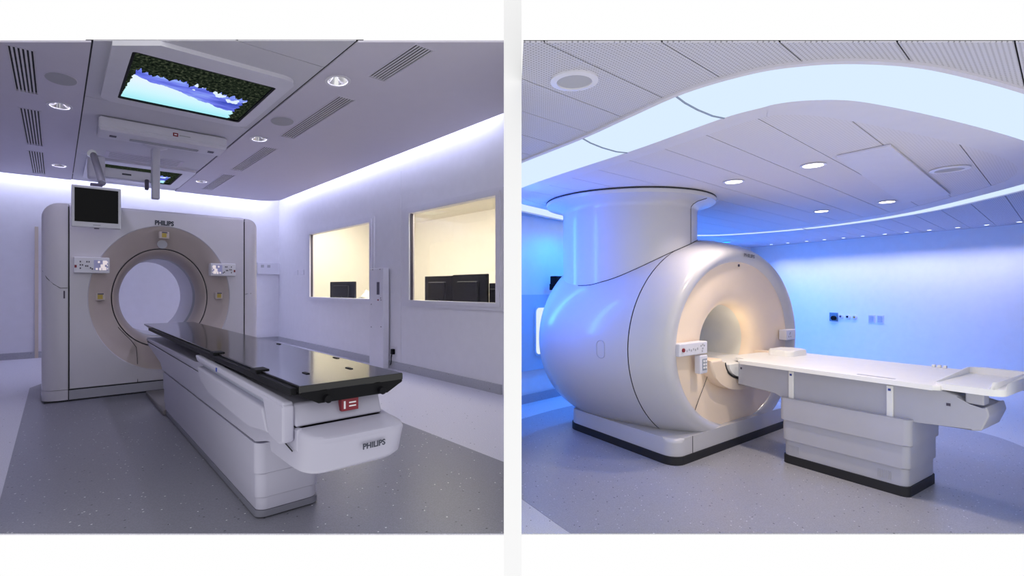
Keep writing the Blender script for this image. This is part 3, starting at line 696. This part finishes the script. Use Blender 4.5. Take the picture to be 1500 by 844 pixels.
bm = nb(); box(bm, -.10, 7.8, -.03, .0, .05, 1.106); o = struct('trim_3', bm, DADO, 'blue wall panelling below the small black camera'); o.location = on_blue(0, 0); o.rotation_euler = (0, 0, AB)
t = bpy.data.objects.new('window_3', None); COL.objects.link(t); t.location = on_blue(.245, .265, .03); t.rotation_euler = (0, 0, AB)
t['kind'] = 'structure'; t['label'] = 'bright white lit panel with rounded corners behind the magnet'; t['category'] = 'window'
bm = nb(); prism(bm, rrect(0, 1.0, 0, .655, .06), .0, .012, lambda u, v, w: (u, -w, v)); obj('lit_pane', bm, LEDBOX, t)
bm = nb(); prism_holes(bm, rrect(-.025, 1.025, -.025, .68, .07), [rrect(0, 1.0, 0, .655, .06)[::-1]], .0, .016, lambda u, v, w: (u, -w, v)); obj('window_frame', bm, DADO, t)
t = thing('security_camera', 'small black camera on a bracket above the blue panelling', 'camera', on_blue(.56, 1.31, .17), AB)
obj('body', bbox(-.10, .08, -.06, .06, -.055, .06, .012), BLACK, t)
bm = nb(); lathe(bm, [(.03, 0), (.03, .05), (.024, .055)], 16); bm.transform(Matrix.Translation((.08, 0, -.01)) @ Matrix.Rotation(pi/2, 4, 'Y')); obj('lens', bm, BLACK, t, 40)
obj('bracket', bbox(-.02, .02, .05, .14, -.14, -.05), BLACK, t)

# ---- ceiling with the luminous oval
OV = [(-.5, 5.0), (-.28, 4.4), (.07, 3.77), (.44, 3.17), (.65, 2.77), (.84, 2.42), (1.06, 2.2), (1.25, 2.12), (1.45, 2.10), (1.71, 2.13), (2.0, 2.22), (2.54, 2.44), (3.4, 2.85), (4.2, 3.35), (4.75, 4.0), (4.98, 4.81), (5.1, 5.4), (5.2, 6.1), (5.12, 6.95), (4.8, 7.85), (4.2, 8.60), (3.46, 9.0), (2.6, 8.75), (1.7, 8.0), (.83, 7.11), (.12, 6.17), (-.3, 5.6)]
OV = [(x*1.0417, y*1.0417) for x, y in OV]
outer_c = spline(OV, 6, True)
def offset(curve, d):
    out = []; N = len(curve)
    for i in range(N):
        a, b = Vector(curve[i-1]), Vector(curve[(i+1) % N]); t_ = (b-a).normalized(); n = Vector((-t_.y, t_.x))
        p = Vector(curve[i]) + n*(d(i, N) if callable(d) else d); out.append((p.x, p.y))
    return out
def dvar(i, n, a, b):
    f = i/6.0; k = min(1, max(0, (f - 6)/3)) * (1 - min(1, max(0, (f - 22)/3))); return a + (b-a)*k
inner_c = offset(outer_c, lambda i, n: dvar(i, n, .43, .33)); trim_c = offset(outer_c, lambda i, n: dvar(i, n, .60, .56))
def smooth_curve(c, it=6):
    c = [Vector(p) for p in c]
    for _ in range(it): c = [(c[i-1] + 2*c[i] + c[(i+1) % len(c)])/4 for i in range(len(c))]
    return [tuple(p) for p in c]
inner_c = smooth_curve(inner_c); trim_c = smooth_curve(trim_c, 10)
def cclip(c): return [(max(p[0], .03), p[1]) for p in c]
oc, ic, tc_ = cclip(outer_c), cclip(inner_c), cclip(trim_c)
oc, ic, tc_ = oc + oc[:1], ic + ic[:1], tc_ + tc_[:1]
isl_poly = clip(trim_c, 1, 0, .03)
t = thing('oval_ceiling_light', 'large luminous white-blue oval ring light in the ceiling', 'light', (0, 0, 0))
rows = []
for f, z in ((0, ZO + .006), (.2, ZO - .018), (.45, ZO - .034), (.75, ZO - .042), (1, ZI)):
    rows.append([(a[0]+(b[0]-a[0])*f, a[1]+(b[1]-a[1])*f, z) for a, b in zip(oc, ic)])
NO = len(oc)
bounds = [0, 18, 29, 78, 114, NO-1]
for a, b in zip(bounds[:-1], bounds[1:]):
    bm = nb(); loft(bm, [r[a:b+1] for r in rows], closed=False); obj('diffuser', bm, LEDOV, t, 60)
    if b < NO - 1:
        bm = nb(); tube(bm, [tuple(Vector(r[b]) - Vector((0, 0, .001))) for r in rows], .006, 6); obj('diffuser_joint', bm, pmat('joint_blue_grey', (.25, .30, .42), .6), t)
oo = cclip(offset(outer_c, -.03)); oo = oo + oo[:1]
bm = nb(); loft(bm, [[(x, y, ZO+.01) for x, y in oc], [(x, y, ZO-.012) for x, y in oc], [(x, y, ZO-.012) for x, y in oo], [(x, y, ZO+.002) for x, y in oo]], closed=False); obj('outer_lip', bm, TRIM, t, 30)
bm = nb(); loft(bm, [[(x, y, ZO+.012) for x, y in oo], [(x, y, ZO+.012) for x, y in tc_]], closed=False)
loft(bm, [[(x, y, ZO+.012) for x, y in oo], [(x, y, ZO) for x, y in oo]], closed=False); obj('tray_back', bm, CUT, t)
# island
isl = struct('ceiling_mr_island', pr(isl_poly, ZI + .012, ZI + .02), SEAM, 'oval ceiling island of pale perforated panels above the magnet')
bm = nb(); loft(bm, [[(x, y, ZI+.02) for x, y in ic], [(x, y, ZI) for x, y in ic], [(x, y, ZI) for x, y in tc_], [(x, y, ZI+.01) for x, y in tc_]], closed=False); obj('island_trim', bm, TRIM, isl, 30)
us = Vector((cos(AS), sin(AS))); ms = Vector((sin(AS), -cos(AS)))
def mclip(poly, m0, m1):
    return clip(clip(poly, ms.x, ms.y, m0), -ms.x, -ms.y, -m1)
mi = [-8 + .0] + [-.495 - .345*k for k in range(18, -1, -1)] + [.6]
for a, b in zip(mi[:-1], mi[1:]):
    pp = mclip(isl_poly, a + .003, b - .003)
    if len(pp) > 2: obj('ceiling_panel', pr(pp, ZI + .003, ZI + .012), PANELI, isl)
# outer ceiling panels: strips along u, cut by the oval
room = [(XP1, YC_R), (10.55, YC_R), tuple(FC), tuple(PA), (XP1, 6.75)]
ceil_pieces = []
oval_mu = [(ms.x*x + ms.y*y, us.x*x + us.y*y) for x, y in outer_c]
def oval_hits(m):
    hs = []
    for i in range(len(oval_mu)):
        (m0, u0), (m1, u1) = oval_mu[i], oval_mu[(i+1) % len(oval_mu)]
        if (m0-m)*(m1-m) <= 0 and m0 != m1: hs.append(u0 + (u1-u0)*(m-m0)/(m1-m0))
    return (min(hs), max(hs)) if len(hs) > 1 else ((hs[0], hs[0]) if hs else None)
def muw(m, u): p = ms*m + us*u; return (p.x, p.y)
def roomclip(poly):
    p = clip(poly, 0, 1, YC_R); p = clip(p, 1, 0, XP1)
    n = Vector((-e1.y, e1.x)); p = clip(p, -n.x, -n.y, -(n.dot(FC)))
    p = clip(p, nin.x, nin.y, nin.dot(PA)); return p
mo = [-8.0 + .32*k + .01 for k in range(0, 50)]
off = (-.15 - mo[0]) % .318
mo = [-7.8 + .318*k + ((-.15 + 7.8) % .318) for k in range(0, 52)]
for a, b in zip(mo[:-1], mo[1:]):
  for gap in (0.003, -.001):
    smp = [a + gap + (b-a-2*gap)*k/10 for k in range(11)]
    hits = [oval_hits(m) for m in smp]
    polys = []
    if all(h is None for h in hits): polys.append([muw(smp[0], -4), muw(smp[-1], -4), muw(smp[-1], 22), muw(smp[0], 22)])
    else:
        good = [(m, h) for m, h in zip(smp, hits) if h]
        mid_u = sum((h[0]+h[1])/2 for m, h in good)/len(good)
        lo = [(m, (h[0] if h else mid_u)) for m, h in zip(smp, hits)]; hi = [(m, (h[1] if h else mid_u)) for m, h in zip(smp, hits)]
        polys.append([muw(m, -4) for m in (smp[0], smp[-1])] + [muw(m, u - .03) for m, u in lo[::-1]])
        polys.append([muw(m, u + .03) for m, u in hi] + [muw(m, 22) for m in (smp[-1], smp[0])])
    for P in polys:
        P = roomclip(P)
        if len(P) > 2:
            A = abs(sum(P[i][0]*P[(i+1) % len(P)][1] - P[(i+1) % len(P)][0]*P[i][1] for i in range(len(P))))/2
            if A > .004: ceil_pieces.append((P, gap))
bmb = nb()
for P, gap in ceil_pieces:
    if gap < 0: prism(bmb, P, ZO + .006, ZO + .009)
co = struct('ceiling_mr_outer', bmb, SEAM, 'ceiling of perforated panels around the luminous oval')
for P, gap in ceil_pieces:
    if gap > 0: obj('ceiling_panel', pr(P, ZO, ZO + .006), PANEL, co)
# ---- MR ceiling fittings
for (x, y), l in (((2.04, 4.56), 'ceiling downlight nearest the magnet column'), ((2.40, 3.95), 'ceiling downlight nearest the raised access panel'), ((3.94, 6.31), 'small far ceiling downlight right of the magnet'), ((4.26, 5.63), 'ceiling downlight at right near the oval edge')):
    t = thing('downlight', l, 'light', (x*.985, y*.985, ZI), 0, 'downlights of the magnet room')
    bm = nb(); lathe(bm, [(.075, .003), (.09, -.002), (.09, -.005), (.072, -.006), (.070, -.002)], 28, caps=(False, False)); obj('trim_ring', bm, WHITEP, t, 40)
    bm = nb(); lathe(bm, [(.071, -.001), (.071, -.004)], 28); obj('lens', bm, LAMPR, t)
    lamp('bulb', 'SPOT', (0, 0, -.02), DOWN_R, (1, .86, .72), t, .06, radians(120), .8)
def mr_speaker(x, y, z, r, l):
    t = thing('ceiling_speaker', l, 'speaker', (x, y, z), 0)
    bm = nb(); lathe(bm, [(r*.72, -.002), (r*.72, -.006)], 32); obj('grille', bm, GREYD, t, 40)
    bm = nb(); lathe(bm, [(r, .0), (r, -.008), (r*.74, -.012), (r*.72, -.003)], 32, caps=(False, False)); obj('rim', bm, WHITEP, t, 40)
mr_speaker(3.55, 4.02, ZI, .13, 'round grey speaker in the oval ceiling island')
mr_speaker(.30, 2.385, ZO, .115, 'round white ceiling speaker outside the oval ring at top left')
# raised access panel
pts = [(1225, 228), (1304, 211), (1398, 302), (1340, 314)]
def cz(x, y, z): k = (z - 1.2)*FPX/(422 - y); return ((x-750)/FPX*k, k)
# panel hinged down from the island, its own size and place
hp = [cz(1225, 228, ZI), cz(1304, 211, ZI), cz(1392, 283, ZI), cz(1322, 296, ZI)]
bm = nb(); prism(bm, hp, ZI - .014, ZI); o = tag(obj('access_panel', bm, TRIM), 'square access panel set proud in the oval ceiling island', 'panel')
for k, (x, y) in enumerate([(5.45, 10.75), (5.63, 10.4), (5.77, 10.0), (5.95, 9.68), (6.12, 9.35), (6.30, 9.05), (6.43, 8.70), (6.60, 8.4), (6.77, 8.12), (6.92, 7.77), (7.06, 7.44), (7.2, 7.1)]):
    x *= 1.0417; y *= 1.0417; x /= 1.0; 
    p = Vector((x, y)); n_in = Vector((e1.y, -e1.x)); dd = (p - FC).dot(n_in); p += n_in*(.42 - dd)
    nth = ('first', 'second', 'third', 'fourth', 'fifth', 'sixth', 'seventh', 'eighth', 'ninth', 'tenth', 'eleventh', 'twelfth')[k]
    t = thing('spot_light', nth + ' small ceiling spot from the magnet along the pale wall', 'light', (p.x, p.y, ZO), 0, 'row of small spots along the pale wall')
    bm = nb(); lathe(bm, [(.045, 0), (.045, -.006), (.03, -.008)], 20, caps=(False, False)); obj('trim_ring', bm, WHITEP, t, 40)
    bm = nb(); lathe(bm, [(.031, -.004), (.031, -.007)], 20); obj('lens', bm, LEDSM, t)
    lamp('bulb', 'SPOT', (0, 0, -.03), 26, (.70, .70, 1), t, .03, radians(120), 1)
for k, (x, y) in enumerate(((.95, 6.75), (2.2, 7.9), (3.4, 9.55), (4.6, 10.6))):
    t = thing('blue_wall_washer', ('blue wall washer lamp behind the magnet, nearest the lit panel', 'second blue wall washer lamp behind the magnet column', 'third blue wall washer lamp, behind the magnet', 'blue wall washer lamp nearest the far room corner')[k], 'light', (x, y, ZO if k in (0, 2, 3) else ZI), 0, 'blue wall washer lamps')
    bm = nb(); lathe(bm, [(.09, 0), (.09, -.02), (.07, -.022)], 24, caps=(False, False)); obj('trim_ring', bm, WHITEP, t, 40)
    bm = nb(); lathe(bm, [(.072, -.012), (.072, -.02)], 24); obj('lens', bm, LEDBL, t)
    lamp('bulb', 'SPOT', (0, 0, -.05), (BLUE_R*.35, BLUE_R*.9, BLUE_R, BLUE_R*1.1)[k], (.0, .21, 1), t, .08, radians(165), .5)

for k, y in enumerate((4.75, 5.6)):
    t = thing('wall_light', ('slim upright blue wall light on the divider nearest the front of the magnet', 'slim upright blue wall light on the divider behind the magnet side')[k], 'light', (XP1, y, 1.1), 0, 'blue lights on the divider wall')
    obj('housing', bbox(0, .006, -.05, .05, -.25, .95), WHITEP, t)
    obj('diffuser', bbox(.006, .012, -.042, .042, -.24, .94), emat('led_blue_bar', (.03, .16, 1), 40), t)
# ---- wall sockets of the pale wall
AF = math.atan2(e1.y, e1.x)
def on_far(s, z, off=0.0):
    base = Vector((7.1875, 9.4896)); base = FC + e1*((base-FC).dot(e1)); p = base + e1*s + Vector((e1.y, -e1.x))*off; return Vector((p.x, p.y, z))
t = thing('wall_socket', 'square dark wall socket with round plug on the pale wall', 'socket', on_far(-1.02, .592), AF)
obj('plate', bbox(-.085, .085, -.02, 0, -.09, .09, .004), pmat('socket_teal', (.10, .20, .28), .5), t)
bm = nb(); lathe(bm, [(.045, 0), (.045, .05), (.03, .055)], 18); bm.transform(Matrix.Translation((.02, -.02, -.02)) @ Matrix.Rotation(pi/2, 4, 'X')); obj('plug', bm, BLACK, t, 40)
for k, (s, m) in enumerate(((-.875, BTN), (-.737, BLACK), (-.602, YELLOW))):
    t = thing('gas_outlet', ('small round wall outlet next to the square dark socket', 'round wall outlet with black centre', 'round wall outlet with yellowish centre')[k], 'outlet', on_far(s, .61), AF, 'round outlets in a row')
    bm = nb(); lathe(bm, [(.05, 0), (.05, .015), (.04, .02)], 20); bm.transform(Matrix.Rotation(pi/2, 4, 'X')); obj('collar', bm, WHITEP, t, 40)
    bm = nb(); lathe(bm, [(.022, .015), (.022, .028)], 14); bm.transform(Matrix.Rotation(pi/2, 4, 'X')); obj('port', bm, m, t, 40)
for k, s in enumerate((-.279, -.119)):
    t = thing('wall_plate', ('left of the two grey switch plates on the pale wall', 'right of the two grey switch plates on the pale wall')[k], 'switch', on_far(s, .60), AF, 'grey switch plates')
    obj('plate', bbox(-.06, .06, -.012, 0, -.075, .075, .003), WHITEP, t)
    for z in (-.045, -.015, .015, .045): obj('key', bbox(-.045, .045, -.017, -.012, z-.008, z+.008), GREYD, t)

# ------------------------------------------------------------------ round MR magnet
t = thing('mr_magnet', 'large round glossy white magnet scanner with beige bore face', 'scanner', RW(5.0, -2.62, ZR, AR), AR)
EX, ZM = 1.31, 1.035; NB = 112
def er(r, y, zmin=None, ex=EX, dz=0):
    out = []
    for k in range(NB):
        a = 2*pi*k/NB; z = ZM + dz + r*sin(a)
        if zmin is not None: z = max(z, zmin)
        out.append((ex*r*cos(a), y, z))
    return out
ZK = .17
prof = [(.925, .0), (.955, .012), (.985, .05), (1.03, .16), (1.075, .33)]
bm = nb(); loft(bm, [er(.835, .055, ZK), er(.85, .03, ZK), er(.885, .004, ZK)] + [er(r, y, ZK) for r, y in prof]); obj('front_cover', bm, MRW, t, 40)
prof2 = [(1.078, .338), (1.105, .56), (1.13, .82), (1.135, 1.05), (1.13, 1.2), (1.10, 1.42), (1.05, 1.62), (.95, 1.74), (.7, 1.78), (.40, 1.78)]
bm = nb(); loft(bm, [er(r, y, ZK) for r, y in prof2]); obj('side_cover', bm, MRW, t, 40)
bm = nb(); loft(bm, [er(1.072, .329, ZK), er(1.074, .339, ZK)]); obj('cover_seam', bm, SEAM, t)
bm = nb(); loft(bm, [er(.835, .055), er(.80, .060), er(.70, .068), er(.58, .082), er(.48, .105), er(.42, .15), er(.392, .21), er(.385, .28)]); obj('bore_face', bm, MRB, t, 50)
bm = nb(); loft(bm, [er(.385, .28), er(.385, 1.78)]); obj('bore_liner', bm, BOREM, t, 50)
lamp('bore_light', 'POINT', (.28, .22, ZM + .12), .7, (1, .80, .50), t, .05)
# base
def mbase(e): return [(x*(1 - .12*y/1.5) if x < 0 else x, y) for x, y in rrect(-1.17-e, 1.15+e, -e, 1.5+e, .14, 8)]
bm = nb(); prism(bm, mbase(.0), .075, .235); sel_bevel(bm, lambda a, b: abs(a.z-b.z) < 1e-5 and a.z > .2, .04, 4); obj('base', bm, MRW, t, 40)
bm = nb(); prism(bm, mbase(.01), 0, .078); obj('kick_strip', bm, RUBBER, t, 40)
bm = nb(); tube(bm, [(-.90, -.001, .235), (-.90, -.002, .08)], .003, 6); obj('base_joint', bm, SEAM, t)
# joints of the bore face
for pts in ([(-.84, .060, .63), (-.62, .078, .80)], [(-.55, .062, .40), (-.62, .055, .36)]):
    pass
bm = nb(); tube(bm, [(-.78, .052, .44), (-.70, .056, .55), (-.60, .064, .66), (-.50, .080, .77)], .003, 6); obj('face_joint', bm, SEAM, t)
# lower lip around the bore
bm = nb(); rx, rz = .62, .475
half = [(rx*cos(pi + pi*k/24), -.13 + (rz-.13)*sin(pi + pi*k/24)) for k in range(25)] + [(.05 + .47*cos(-pi*k/20), -.13 + .25*sin(-pi*k/20)) for k in range(21)]
prism(bm, half, -.02, .16, lambda u, v, w: (u + .0, w, ZM + v)); sel_bevel(bm, lambda a, b: abs(a.y + .02) < 1e-4 and abs(b.y + .02) < 1e-4, .025, 4); obj('bore_lip', bm, MRB, t, 40)
bm = nb(); prism(bm, [(.40*cos(pi + pi*k/20)+.05, -.19 + .16*sin(pi + pi*k/20)) for k in range(21)], -.05, .9, lambda u, v, w: (u, w, ZM + v)); obj('bridge', bm, MRTOP, t, 40)
bm = nb(); tube(bm, [(.42*cos(pi + pi*k/20)+.05, -.022, ZM -.17 + .20*sin(pi + pi*k/20)) for k in range(21)], .006, 6); obj('bridge_gap', bm, SEAM, t)
def mr_panel(x0, x1, z0, z1, left):
    k = obj('control_panel', bbox(x0, x1, -.03, .06, z0, z1, .01), WHITEP, t, 40); zc = (z0+z1)/2; w = x1-x0
    if left:
        bm = nb(); lathe(bm, [(.018, 0), (.018, .012)], 16); bm.transform(Matrix.Translation((x0 + w*.12, -.03, zc+.0)) @ Matrix.Rotation(pi/2, 4, 'X')); obj('stop_button', bm, RED, k, 40)
        for i in range(6): obj('button', bbox(x0+w*(.24+.075*i), x0+w*(.27+.075*i), -.033, -.03, zc-.02+.008*(i % 2), zc+.0+.008*(i % 2)), GREYD, k)
        for a, z in ((.74, .02), (.80, -.005), (.86, .02), (.80, .03), (.78, -.03)): obj('button', bbox(x0+w*a, x0+w*(a+.035), -.033, -.03, zc+z-.008, zc+z+.008), GREYD, k)
    else:
        for a, z in ((.2, -.02), (.3, .01), (.4, -.02), (.35, .025)): obj('button', bbox(x0+w*a, x0+w*(a+.05), -.033, -.03, zc+z-.008, zc+z+.008), GREYD, k)
mr_panel(-1.15, -.70, .985, 1.10, True)
mr_panel(.93, 1.16, 1.0, 1.12, False)
k = obj('handset', bbox(-.83, -.71, -.04, .03, .80, .975, .015), WHITEP, t, 40)
obj('keypad', bbox(-.805, -.735, -.044, -.04, .835, .94, .004), pmat('keypad_grey', (.30, .33, .38), .5), k)
for i in range(3):
    for j in range(2): obj('key', bbox(-.795+.035*j, -.772+.035*j, -.047, -.044, .85+.03*i, .868+.03*i), PRINT, k)
text('PHILIPS', .05, 'logo', pmat('logo_grey', (.22, .22, .25), .5), t, Matrix.Translation((.13, -.006, ZM + .900)) @ Matrix.Diagonal((1.4, 1, 1, 1)) @ Matrix.Rotation(radians(4), 4, 'Y') @ FACE, .03)
bm = nb(); lathe(bm, [(.014, 0), (.014, .006)], 12); bm.transform(Matrix.Translation((.02, .052, ZM+.80)) @ Matrix.Rotation(pi/2, 4, 'X')); obj('marker', bm, BTN, t)
# side handle slot: outline lying on the side cover
def on_side(y, z):
    ps = prof + prof2; ps = sorted(ps, key=lambda p: p[1])
    for (r0, y0), (r1, y1) in zip(ps[:-1], ps[1:]):
        if y0 <= y <= y1 and y1 > y0: r = r0 + (r1-r0)*(y-y0)/(y1-y0); break
    r += .001; s = max(-1, min(1, (z-ZM)/r)); return (-EX*r*sqrt(1-s*s), y, z)
bm = nb(); hp = [(y, z) for y, z in rrect(.58, .67, .93, 1.10, .044, 6)]
tube(bm, [on_side(y, z) for y, z in hp + hp[:1]], .004, 6); obj('grip_outline', bm, GREYD, t)
# chimney column to the ceiling
ccw = Vector((1.32, 5.628, 0)); base = RW(5.0, -2.62, ZR, AR); dv = ccw - Vector((base.x, base.y, 0))
cl = Matrix.Rotation(-AR, 4, 'Z') @ dv
top = ZI - ZR
bm = nb(); lathe(bm, [(.735, 1.15), (.735, top-.15), (.74, top-.125), (.76, top-.10), (.81, top-.075), (.89, top-.06), (.922, top-.05), (.93, top-.02), (.925, top-.012)], 96, cl.x, cl.y, caps=(False, False)); obj('column', bm, MRW, t, 40)
bm = nb(); lathe(bm, [(.928, top-.012), (.928, top-.001)], 96, cl.x, cl.y, caps=(False, False)); obj('column_gap', bm, SEAM, t)
def barrel_z(x, y):
    ps = sorted(prof + prof2, key=lambda p: p[1]); r = None
    for (r0, y0), (r1, y1) in zip(ps[:-1], ps[1:]):
        if y0 <= y <= y1 and y1 > y0: r = r0 + (r1-r0)*(y-y0)/(y1-y0)
    if r is None or abs(x/EX) >= r: return None
    return ZM + sqrt(r*r - (x/EX)**2)
sp = []
for k in range(70):
    a = radians(-185 + k*3); x, y = cl.x + .737*cos(a), cl.y + .737*sin(a); z = barrel_z(x, y)
    if z: sp.append((x, y, z + .002))
bm = nb(); tube(bm, sp, .004, 6); obj('column_seam', bm, SEAM, t)
sa = radians(-82)
bm = nb(); tube(bm, [(cl.x + r*cos(sa), cl.y + r*sin(sa), z) for r, z in ((.905, top-.06), (.812, top-.078), (.762, top-.102), (.742, top-.126), (.737, top-.15), (.737, 1.5))], .003, 6); obj('column_joint', bm, SEAM, t)

# ------------------------------------------------------------------ MR patient table
t = thing('mr_table', 'white patient table with bright top before the round magnet', 'table', RW(4.62, -2.0, ZR, AT), AT)
def my(m): return -(m + 2.0)
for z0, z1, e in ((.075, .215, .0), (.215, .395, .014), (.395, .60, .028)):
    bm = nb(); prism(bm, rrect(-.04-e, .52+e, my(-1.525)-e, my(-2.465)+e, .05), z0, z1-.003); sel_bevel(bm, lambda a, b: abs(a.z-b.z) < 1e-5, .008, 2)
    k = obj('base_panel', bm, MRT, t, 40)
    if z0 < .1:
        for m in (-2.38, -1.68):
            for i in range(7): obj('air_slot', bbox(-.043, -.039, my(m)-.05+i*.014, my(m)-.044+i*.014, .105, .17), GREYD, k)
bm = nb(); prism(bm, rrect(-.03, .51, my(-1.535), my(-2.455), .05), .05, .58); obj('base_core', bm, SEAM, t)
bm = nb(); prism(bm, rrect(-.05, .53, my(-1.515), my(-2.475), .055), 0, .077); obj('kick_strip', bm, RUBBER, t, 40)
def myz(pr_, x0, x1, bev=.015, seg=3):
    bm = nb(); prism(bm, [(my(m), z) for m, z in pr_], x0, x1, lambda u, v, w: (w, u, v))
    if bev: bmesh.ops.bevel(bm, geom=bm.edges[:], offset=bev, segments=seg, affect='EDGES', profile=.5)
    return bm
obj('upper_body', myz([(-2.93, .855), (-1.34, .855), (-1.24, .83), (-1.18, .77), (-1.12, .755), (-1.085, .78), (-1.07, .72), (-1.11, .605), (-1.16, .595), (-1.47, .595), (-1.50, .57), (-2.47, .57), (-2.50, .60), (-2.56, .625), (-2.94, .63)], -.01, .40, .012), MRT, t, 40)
bm = nb(); prism(bm, rrect(-.13, .98, my(-1.31), my(-2.88), .04), .86, .895); sel_bevel(bm, lambda a, b: abs(a.z-b.z) < 1e-5, .012, 3); obj('table_top', bm, MRTOP, t, 40)
bm = nb(); prism(bm, [(.02, my(-2.85)), (.05, my(-3.0)), (.2, my(-3.09)), (.6, my(-3.09)), (.8, my(-3.0)), (.85, my(-2.85))], .862, .893); obj('top_tongue', bm, MRTOP, t, 40)
bm = nb(); prism(bm, rrect(.50, .86, my(-2.68), my(-2.94), .07), .895, .955); sel_bevel(bm, lambda a, b: abs(a.z-b.z) < 1e-5 and a.z > .93, .02, 3); obj('head_pad', bm, MRTOP, t, 40)
# end tray with raised rim
trp = rrect(-.10, .80, my(-.98), my(-1.36), .09, 6)
bm = nb(); prism(bm, trp, .87, .905); obj('end_tray', bm, MRTOP, t, 40)
rim = [(x, y) for x, y in trp]
bm = nb(); prism_holes(bm, rrect(-.10, .80, my(-.98), my(-1.36), .09, 6), [rrect(-.04, .74, my(-1.03), my(-1.36)+.02, .07, 6)[::-1]], .905, .955); bm2 = [v for v in bm.verts if v.co.x < -.03 and v.co.z > .93]
for v in bm2: v.co.z = .915
for v in bm.verts:
    if v.co.y > my(-1.30) and v.co.z > .93 and v.co.x < .70: v.co.z = .912
obj('tray_rim', bm, MRTOP, t, 40)
obj('tray_bracket', bbox(.0, .12, my(-1.10), my(-1.20), .78, .875, .01), MRT, t, 40)
for m, z0, z1 in ((-2.405, .585, .84), (-1.645, .565, .835)):
    k = obj('side_strap', bbox(-.028, -.008, my(m)-.022, my(m)+.022, z0, z1, .006), MRTOP, t, 40)
    obj('blue_mark', bbox(-.031, -.027, my(m)-.009, my(m)+.009, z1-.04, z1-.022), BLUEDOT, k)
obj('warning_mark', bbox(-.013, -.009, my(-1.29)-.012, my(-1.29)+.012, .745, .765), BTN, t)
obj('side_dot', bbox(-.014, -.009, my(-2.90)-.008, my(-2.90)+.008, .79, .81), BTN, t)
for m in (-1.66, -1.62, -1.58): obj('clip', bbox(.93, .965, my(m)-.012, my(m)+.012, .895, .918, .003), MRTOP, t)
obj('scale_print', bbox(-.06, -.03, my(-1.86), my(-1.60), .895, .8965), GREYD, t)
